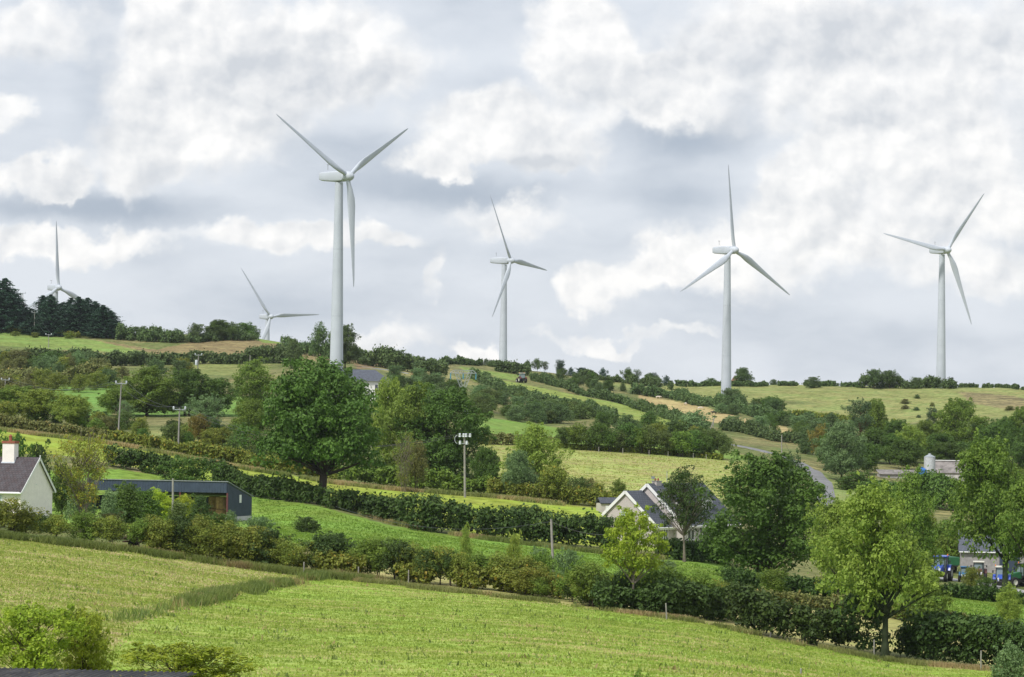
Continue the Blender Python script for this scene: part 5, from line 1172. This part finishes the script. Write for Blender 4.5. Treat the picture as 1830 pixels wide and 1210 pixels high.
pole(1274, 792, 1275, 748, 'upright bare pole behind the lane gate', arms=0, r_=.11)
pole(1261, 790, 1277, 746, 'leaning pale prop pole beside the lane gate', arms=0, r_=.13)
pole(446, 660, 447, 635, 'short pale pole top above the upright light green tree', arms=0, d=640, r_=.13)
pole(1192, 870, 1192, 842, 'thin pale aerial pole in the mown field behind the slate roof', arms=0, d=480, r_=.07, mat=GALV)
# switch pole with clustered insulators
def switch_pole():
    t, e = pole(831, 889, 830, 776, 'tall power pole crowned with a ring of white insulators before the big tree pair', arms=0, r_=.17)
    p = t.location; U, V = uv(830, 778); q = Vector((U*p.y, p.y, V*p.y))-p; s = p.y/F
    for (z, hw, xs) in ((-.1, .8, (-.62, -.1, .22, .76)), (-1.1, .6, (-.58, .32, ))):
        a = MB(); a.box((q.x, q.y-.2, q.z+z), (hw*2, .1, .1)); ar = a.build('crossarm', GALV, t)
        for x in xs:
            i_ = MB(); i_.lathe([(.10, -.26), (.18, -.22), (.12, -.12), (.18, -.02), (.12, .08), (.18, .16), (.07, .24)], 12, Matrix.Translation((q.x+x, q.y-.34, q.z+z+.12))); i_.build('insulator', PORC, ar, True)
    a = MB(); pr = None
    for i in range(9):
        an = R(90+180*i/8); c = Vector((q.x-.95+.35*math.cos(an), q.y-.2, q.z-.55+.55*math.sin(an)))
        if pr is not None: a.tube(pr, c, .03, .03, 6)
        pr = c
    a.build('jumper_cable', PORC, t); return p+q
sw = switch_pole()
def wire(a, b, sag, label, r_=.022, group='overhead wires'):
    m_ = MB(); a = Vector(a); b = Vector(b); n = 14; pr = None; o0 = a
    for i in range(n+1):
        t = i/n; c = a.lerp(b, t)-Vector((0, 0, sag*4*t*(1-t)))-o0
        if pr is not None: m_.tube(pr, c, r_, r_, 4, False)
        pr = c
    o = m_.build('overhead_wire', WIREM, None, loc=tuple(o0)); tag(o, label, 'wire', group)
for k in (0, 1):
    wire(polesd['a'][1][k], polesd['b'][1][k], 1.4, 'thin wire from the tall pale pole to the next pole on its right')
    wire(polesd['b'][1][k], sw+Vector((-.7+1.4*k, -.3, .2)), 3.5, 'thin wire from the second pole to the ring-topped pole')
    wire(polesd['d'][1][k], polesd['a'][1][k], 2.0, 'thin wire from the left edge pole to the tall pale pole')
    wire(polesd['e'][1][k], polesd['f'][1][k], .8, 'thin wire between two poles below the conifers')
wire(pt(985, 932, 243), pt(1140, 945, 262), .8, 'thin wire leaving the leaning pole to the right')
wire(pt(600, 905, 338), pt(985, 932, 300), 1.6, 'thin wire crossing in front of the long dark hedge')

def pylon():
    d = 600; p = at(834, d, 745); top = pt(828, 662, d); t = empty('lattice_pylon', p); tag(t, 'small grey lattice pylon with V-shaped head and three hanging blue insulators', 'pylon'); H = top.z-p.z; s = d/F
    m_ = MB(); r_ = .065
    def bar(a, b, rr=r_): m_.tube(a, b, rr, rr, 5, False)
    zw = H-(700-662)*s; zb = H-(664-662)*s; ox = top.x-p.x
    # lower body
    n = 7; hw0, hw1 = .9, .28
    for i in range(n):
        z0, z1 = zw*i/n, zw*(i+1)/n; w0 = hw0+(hw1-hw0)*i/n; w1 = hw0+(hw1-hw0)*(i+1)/n
        for sx in (-1, 1):
            for sy in (-1, 1): bar((ox*z0/zw+sx*w0, sy*w0, z0), (ox*z1/zw+sx*w1, sy*w1, z1))
        bar((ox*z0/zw-w0, -w0, z0), (ox*z1/zw+w1, -w1, z1), .045); bar((ox*z0/zw+w0, -w0, z0), (ox*z1/zw-w1, -w1, z1), .045); bar((ox-w1, -w1, z1), (ox+w1, -w1, z1), .045)
    body = m_.build('mast', GALV, t); m_ = MB()
    for sg in (-1, 1):
        x1 = sg*(12.5 if sg > 0 else 12.5)*s; prev = None; n = 6
        for i in range(n+1):
            u = i/n; xc = ox+x1*u; z = zw+(zb-zw)*u; w = .12+.28*math.sin(math.pi*min(1, u*1.1)*.55+.2)*.9
            cur = [(xc-w, -.2, z), (xc+w, -.2, z), (xc-w, .25, z), (xc+w, .25, z)]
            if prev:
                for a, b in zip(prev, cur): bar(a, b, .05)
                bar(prev[0], cur[1], .035); bar(prev[1], cur[0], .035)
            prev = cur
    m_.build('head_frame', GALV, t); m_ = MB(); hx = 23.5*s
    for y in (-.2, .25): bar((ox-hx, y, zb-.35), (ox+hx, y, zb-.35), .06); bar((ox-hx*.72, y, zb+.25), (ox+hx*.72, y, zb+.25), .06); bar((ox-hx, y, zb-.35), (ox-hx*.72, y, zb+.25), .06); bar((ox+hx, y, zb-.35), (ox+hx*.72, y, zb+.25), .06)
    for i in range(10):
        x0 = -hx*.72+hx*1.44*i/10; x1 = x0+hx*.144; bar((ox+x0, -.2, zb+.25*(1 if i % 2 else -1.4)), (ox+x1, -.2, zb+.25*(-1.4 if i % 2 else 1)), .035)
    ca = m_.build('crossarm', GALV, t)
    BI = simple('blue_glass_insulator', (.13, .38, .52), .3)
    for x in (-hx+.1, 0, hx-.1):
        i_ = MB(); pf = []
        for k in range(9): pf += [(.08, -k*.14), (.17, -k*.14-.05)]
        i_.lathe(pf, 10, Matrix.Translation((ox+x, 0, zb-.4))); i_.build('insulator', BI, ca, True)
pylon()

def fpost(px, py, h, lean, label, group, r_=.06):
    p = hit(px, py); m_ = MB(); m_.tube((0, 0, -.3), (lean, 0, h), r_, r_*.85, 7); m_.tube((lean, 0, h), (lean*1.02, 0, h+.04), r_*.85, r_*.3, 7); o = m_.build('fence_post', POLEW, None, True, loc=tuple(p)); tag(o, label, 'fence post', group)
for (px, py, h, ln, lb) in [(498, 1002, 1.5, .1, 'weathered fence post under the left hawthorns'), (543, 1030, 1.1, 0, 'short fence post at the top of the rush line'), (730, 1042, 1.0, 0, 'fence post below the small gorse bush'), (1192, 1108, 1.2, -.1, 'thin fence post right of the ash trunk'),
    (1375, 1138, 1.2, .3, 'leaning fence post before the dense hedge at right'), (1562, 1176, 1.3, 0, 'fence post at the left of the bare trunk gap'), (1753, 1199, 1.4, 0, 'fence post before the lower right hedge'), (1431, 1206, .3, .01, 'lone short post near the bottom edge'),
    (182, 962, 1.5, 0, 'pale short post under the autumn tree'), (278, 978, 1.2, 0, 'fence post right of the old cart'), (30, 945, 1.6, 0, 'pale post in the hedge below the white house'), (1036, 1056, 1.4, 0, 'thin post under the bushes left of the ash'),
    (740, 933, 1.9, 0, 'tall thin post at the left end of the tall dark hedge'), (640, 1034, .9, .02, 'small stake in the rough grass right of the rush line')]:
    fpost(px, py, h, ln, lb, 'fence posts')
for px in (1070, 1113, 1160, 1194, 1239, 1262):
    fpost(px, np.interp(px, [1000, 1250, 1330], [803, 820, 828]), .95, 0, 'small pale fence post below the tree row above the mown field', 'fence posts above the mown field', .08)

def gate(px, py, w, h, label, rz=0, mat=GALV):
    p = hit(px, py); t = empty('field_gate', p, rz); tag(t, label, 'gate'); m_ = MB()
    for k in range(6): m_.tube((-w/2, 0, .2+(h-.2)*k/5), (w/2, 0, .2+(h-.2)*k/5), .045, .045, 6)
    for x in (-w/2, -w/6, w/6, w/2): m_.tube((x, 0, .15), (x, 0, h+.05), .05, .05, 6)
    m_.build('gate_frame', mat, t, True)
    for x in (-w/2-.15, w/2+.15): m_ = MB(); m_.tube((x, 0, -.3), (x, 0, h+.3), .12, .12, 8); m_.build('post', WOODP, t, True)
gate(1256, 792, 3.4, 1.35, 'silver metal field gate beside the leaning prop pole')

def cart():
    p = hit(258, 984); t = empty('old_cart', p+Vector((0, 1.2, 0)), R(-6)); tag(t, 'old brown slatted farm cart half hidden in the left hedgerow', 'cart')
    RU = simple('rusty_wood', (.16, .09, .06), .9, 0, .3, 3)
    m_ = MB()
    for k in range(4): m_.box((.5, 0, .75+.22*k), (1.6, .06, .1))
    for x in (-.28, .5, 1.28): m_.box((x, 0.06, 1.05), (.08, .06, 1.0))
    m_.build('slatted_side', RU, t); m_ = MB(); m_.box((-.4, .5, .62), (3.2, 1.1, .1)); m_.box((-1.4, .5, .95), (1.0, .9, .08)); m_.build('bed', RU, t)
    for x in (-1.1, 1.5): m_ = MB(); m_.tube((x, -.12, .42), (x, .08, .42), .42, .42, 18); m_.build('wheel', RUBBER, t, True)
cart()

# ------------------------------------------------------------------ vehicles
BLUEP = simple('tractor_blue', (.02, .07, .42), .3, 0, .05, 1, .6); WHT = simple('cream_rim', (.62, .60, .52), .5); REDP = simple('faded_red', (.13, .04, .035), .5); CABG = simple('cab_glass', (.20, .26, .27), .08, 0, .1, 1, .9)
LAMP = simple('headlamp', (.72, .74, .76), .2); GRN = simple('implement_green', (.02, .12, .045), .5); BLK = simple('black_metal', (.02, .02, .022), .5); OLDB = simple('old_blue', (.03, .13, .26), .6)
def wheel(parent, x, y, r_, w, rim=WHT):
    m_ = MB(); Mx = Matrix.Translation((x, y, r_)) @ Matrix.Rotation(R(90), 4, 'Y'); 
    m_.lathe([(r_*.55, -w/2), (r_*.9, -w/2), (r_, -w*.32), (r_, w*.32), (r_*.9, w/2), (r_*.55, w/2)], 26, Mx, False)
    for k in range(18):
        a = 2*math.pi*k/18
        for s_ in (-1, 1):
            c = Vector((x+s_*w*.24, y+math.sin(a+s_*.08)*r_*1.0, r_+math.cos(a+s_*.08)*r_*1.0)); m_.box(tuple(c), (w*.46, r_*.09, r_*.07), 0, -(a+s_*.08))
    wh = m_.build('wheel', RUBBER, parent); k = MB(); k.lathe([(.05, -w*.30), (r_*.3, -w*.28), (r_*.5, -w*.42), (r_*.56, -w*.42), (r_*.56, w*.42), (r_*.5, w*.42), (r_*.3, w*.28), (.05, w*.3)], 24, Mx); k.build('rim', rim, wh, True)
def tractor(px, py, rz, label, body, roofm, scale=1., d=None, old=False, rim=WHT, name='tractor', group=None, grille=True):
    """front of the tractor looks along local -Y"""
    p = hit(px, py) if d is None else at(px, d, py); t = empty(name, p, R(rz), (scale,)*3); tag(t, label, 'tractor', group)
    m_ = MB(); pr = [(-2.55, 1.0), (-2.6, 1.35), (-2.35, 1.62), (-.6, 1.85), (-.3, 1.85), (-.3, 1.0)]
    m_.prism([(y, z) for y, z in pr], .9, Matrix(((0, 1, 0, -.45), (1, 0, 0, 0), (0, 0, 1, 0), (0, 0, 0, 1)))); bo = m_.build('bonnet', body, t, bevel=.08)
    if grille: m_ = MB(); m_.box((0, -2.62, 1.12), (.42, .06, .5)); m_.build('grille', BLK, bo)
    for s_ in (-1, 1): 
        m_ = MB(); m_.add(*boxvf((0, 0, 0), (.2, .07, .42)), Matrix.Translation((s_*.29, -2.6, 1.32)) @ Matrix.Rotation(s_*.35, 4, 'Y')); m_.build('headlight', LAMP, bo)
    m_ = MB(); m_.box((0, -1.5, .75), (.6, 2.3, .5)); m_.box((0, .2, .85), (.8, 1.8, .6)); m_.box((0, -1.9, .62), (1.5, .25, .25)); m_.build('chassis', BLK, t)
    if not old: m_ = MB(); m_.box((0, -2.95, .85), (.9, .45, .5)); m_.build('front_weight', BLK, t, bevel=.05)
    c = MB(); y0, y1 = -.35, 1.15; zb, zt = (1.35, 2.7)
    for sx in (-1, 1):
        for yy, yt in ((y0, y0+.12), (y1, y1-.1)): c.tube((sx*.72, yy, zb), (sx*.68, yt, zt), .05, .05, 6)
        c.tube((sx*.72, y0, zb), (sx*.72, y1, zb), .05, .05, 6)
    for yy in (y0, y1): c.tube((-.72, yy, zb), (.72, yy, zb), .05, .05, 6)
    cab = c.build('cab_frame', BLK, t)
    g = MB(); g.add([(-.68, y0+.02, zb), (.68, y0+.02, zb), (.68, y1-.02, zb), (-.68, y1-.02, zb), (-.64, y0+.12, zt-.02), (.64, y0+.12, zt-.02), (.64, y1-.12, zt-.02), (-.64, y1-.12, zt-.02)], [(0, 3, 2, 1), (4, 5, 6, 7), (0, 1, 5, 4), (1, 2, 6, 5), (2, 3, 7, 6), (3, 0, 4, 7)]); g.build('cab_glass', CABG, cab)
    r_ = MB(); r_.box((0, .4, zt+.1), (1.62, 1.8, .2)); rf = r_.build('cab_roof', roofm, t, bevel=.07)
    if not old:
        for sx in (-.78, .78): b = MB(); b.lathe([(.07, 0), (.07, .14), (.02, .18)], 10, Matrix.Translation((sx, .1, zt+.2))); b.build('beacon', ORANGE, rf, True)
    for sx in (-1, 1):
        f = MB(); pf = []
        for k in range(8): a = R(20+140*k/7); pf.append((.85+math.cos(a)*1.0, .85+math.sin(a)*1.0))
        pf2 = [(.85+(y-.85)*.93, .85+(z-.85)*.93) for y, z in reversed(pf)]
        f.prism(pf+pf2, .5, Matrix(((0, 1, 0, .62 if sx > 0 else -1.12), (1, 0, 0, 0), (0, 0, 1, 0), (0, 0, 0, 1)))); f.build('mudguard', body, t)
        wheel(t, sx*.95, .85, .88, .5, rim); wheel(t, sx*.88, -1.75, .62, .38, rim)
        mr = MB(); mr.box((sx*1.1, -.35, 2.2), (.16, .06, .32)); mr.tube((sx*.72, -.3, 2.3), (sx*1.1, -.35, 2.3), .02, .02, 5); mr.build('mirror', BLK, cab)
    e = MB(); e.tube((.5, -.55, 1.7), (.5, -.55, 2.6), .05, .05, 8); e.build('exhaust', BLK, t, True)
    return t
GT = 'tractors parked in the yard'
tractor(1681, 1029, -18, 'big blue tractor with orange beacons, leftmost of the parked row', BLUEP, BLUEP, 1.08, d=362, group=GT)
tractor(1724, 1031, -14, 'small old blue tractor right of the big blue one', OLDB, OLDB, .66, d=364, old=True, group=GT, rim=STEEL)
tractor(1749, 1031, -8, 'old faded red tractor with pale cab roof', REDP, WHT, .88, d=366, old=True, group=GT)
tractor(1790, 1037, -12, 'second blue tractor behind the ivied trunk', BLUEP, WHT, .95, d=356, group=GT)
tractor(1826, 1034, -62, 'green and black tractor at the right edge, side on', GRN, BLK, 1.0, d=362, group=GT)
tractor(932, 684, 200, 'tiny distant tractor working on the far green slope', REDP, WHT, 1.05)
# green trailer behind the big tractor
def trailer():
    p = at(1697, 376, 1020); t = empty('green_trailer', p, R(15)); tag(t, 'green farm trailer standing behind the big blue tractor', 'trailer')
    m_ = MB(); m_.box((0, 0, 1.45), (1.5, 3.0, 1.1)); m_.build('body', GRN, t, bevel=.05); m_ = MB(); m_.box((0, 0, .85), (.9, 3.4, .16)); m_.build('chassis', BLK, t)
    for s_ in (-1, 1): wheel(t, s_*.85, .3, .45, .3)
trailer()
def car():
    p = at(1222, 341, 990); t = empty('parked_car', p+Vector((0, 0, .25)), R(62)); tag(t, 'pale silver-blue car parked behind the hedge of the slate-roofed house', 'car')
    PA = simple('silver_blue_paint', (.42, .48, .54), .25, .3, .03, 1, .6)
    pr = [(-2.05, .35), (-2.1, .7), (-1.95, .85), (-1.1, .98), (-.45, 1.42), (.9, 1.45), (1.6, 1.05), (2.0, .95), (2.05, .4)]
    m_ = MB(); m_.prism([(y, z) for y, z in pr], 1.66, Matrix(((0, 1, 0, -.83), (1, 0, 0, 0), (0, 0, 1, 0), (0, 0, 0, 1)))); b = m_.build('body', PA, t, bevel=.09)
    g = MB(); g.prism([(-.98, 1.0), (-.46, 1.36), (.88, 1.38), (1.4, 1.05)], 1.69, Matrix(((0, 1, 0, -.845), (1, 0, 0, 0), (0, 0, 1, 0), (0, 0, 0, 1)))); g.build('side_glass', GLASS, t)
    for a, c, nm in (((-1.08, .985), (-.47, 1.40), 'windscreen'), ((1.56, 1.07), (.93, 1.42), 'rear_window')):
        w = MB(); y0, z0 = a; y1, z1 = c; o = -.015 if nm == 'windscreen' else .015
        w.add([(-.7, y0+o, z0+.02), (.7, y0+o, z0+.02), (.62, y1+o, z1+.02), (-.62, y1+o, z1+.02), (-.7, y0, z0-.02), (.7, y0, z0-.02), (.62, y1, z1-.02), (-.62, y1, z1-.02)], [(0, 1, 2, 3), (7, 6, 5, 4), (0, 4, 5, 1), (1, 5, 6, 2), (2, 6, 7, 3), (3, 7, 4, 0)]); w.build(nm, CABG, t)
    for sx in (-1, 1):
        h = MB(); h.box((sx*.6, -2.04, .68), (.36, .1, .16)); h.build('headlight', LAMP, t)
        for y in (-1.3, 1.3): wheel_car(t, sx*.74, y)
def wheel_car(t, x, y):
    m_ = MB(); Mx = Matrix.Translation((x, y, .32)) @ Matrix.Rotation(R(90), 4, 'Y'); m_.lathe([(.2, -.1), (.3, -.1), (.32, -.06), (.32, .06), (.3, .1), (.2, .1)], 22, Mx, False); w = m_.build('wheel', RUBBER, t, True)
    k = MB(); k.lathe([(.02, -.105), (.2, -.09), (.2, .09), (.02, .105)], 18, Mx); k.build('rim', GALV, w, True)
car()

# ------------------------------------------------------------------ cattle
def cow_mesh():
    import bmesh
    verts = [((0, .0, 1.05), .34), ((0, .5, 1.08), .36), ((0, 1.0, 1.10), .30), ((0, -.45, 1.08), .36), ((0, -.8, 1.12), .26), ((0, -1.1, 1.1), .16), ((0, -1.35, 1.0), .15), ((0, -1.62, .80), .09),
             ((.2, -.6, .75), .13), ((.2, -.62, .45), .075), ((.2, -.6, .05), .065), ((-.2, -.6, .75), .13), ((-.2, -.55, .45), .075), ((-.2, -.58, .05), .065),
             ((.22, .95, .78), .16), ((.22, 1.05, .48), .08), ((.22, .98, .05), .065), ((-.22, .95, .78), .16), ((-.22, 1.1, .48), .08), ((-.22, 1.02, .05), .065), ((0, 1.3, 1.05), .05), ((0, 1.36, .55), .035), ((.2, -1.3, 1.1), .04), ((-.2, -1.3, 1.1), .04)]
    ed = [(0, 1), (1, 2), (0, 3), (3, 4), (4, 5), (5, 6), (6, 7), (3, 8), (8, 9), (9, 10), (3, 11), (11, 12), (12, 13), (2, 14), (14, 15), (15, 16), (2, 17), (17, 18), (18, 19), (2, 20), (20, 21), (6, 22), (6, 23)]
    me = bpy.data.meshes.new('cow'); me.from_pydata([v[0] for v in verts], ed, []); o = bpy.data.objects.new('cow', me); COL.objects.link(o)
    o.modifiers.new('skin', 'SKIN'); sk = me.skin_vertices[0].data
    for i, v in enumerate(verts): sk[i].radius = (v[1], v[1]); sk[i].use_root = (i == 0)
    o.modifiers.new('sub', 'SUBSURF').levels = 1
    dg = bpy.context.evaluated_depsgraph_get(); ev = o.evaluated_get(dg); m2 = bpy.data.meshes.new_from_object(ev); m2.name = 'cow'; bpy.data.objects.remove(o); m2.shade_smooth(); return m2
CM = cow_mesh(); HIDEW = simple('pale_hide', (.62, .55, .47), .8); HIDEB = simple('black_hide', (.02, .018, .016), .7)
for (px, py, rz, mt, lb) in [(1177, 713, 80, HIDEW, 'cream cow grazing highest in the tan field'), (1225, 725, 20, HIDEW, 'cream cow second highest in the tan field'), (1252, 733, 95, HIDEW, 'cream cow just above the willow'), (1275, 741, -70, HIDEB, 'black cow lying of the tan field right of the cream ones'), (1301, 752, 10, HIDEB, 'black cow lowest in the tan field')]:
    p = hit(px, py); o = put('cow', CM, None, mt, tuple(p)); o.rotation_euler = (0, 0, R(rz)); o.scale = (.68,)*3; tag(o, lb.replace('lying of', 'standing in'), 'cow', 'cattle in the tan hill field')
# mound of brown earth by the turbine and the roofed heap on the skyline
def heap(px, py, w, h, label, mat, name='earth_mound'):
    p = hit(px, py); m_ = MB(); m_.lathe([(w*.5, -.3), (w*.38, h*.35), (w*.2, h*.75), (w*.04, h)], 20); o = m_.build(name, mat, None, True, loc=tuple(p)); o.scale = (1, .7, 1); tag(o, label, 'mound')
heap(1314, 689, 4.5, 3.4, 'small conical brown earth heap right of the upright-bladed turbine tower', simple('brown_earth', (.22, .12, .08), .95, 0, .2))

# ------------------------------------------------------------------ haze
def haze():
    m_ = bpy.data.materials.new('haze'); m_.use_nodes = True; t = m_.node_tree; t.nodes.clear(); out = N(t, 'ShaderNodeOutputMaterial'); v = N(t, 'ShaderNodeVolumePrincipled')
    v.inputs['Color'].default_value = (.86, .92, 1, 1); v.inputs['Density'].default_value = 0.00004; v.inputs['Anisotropy'].default_value = .2; t.links.new(v.outputs[0], out.inputs['Volume'])
    mb = MB(); mb.box((0, 850, 33), (5600, 2300, 112)); o = mb.build('haze', m_); tag(o, 'thin summer haze over the valley', kind='stuff')
    return o
haze()
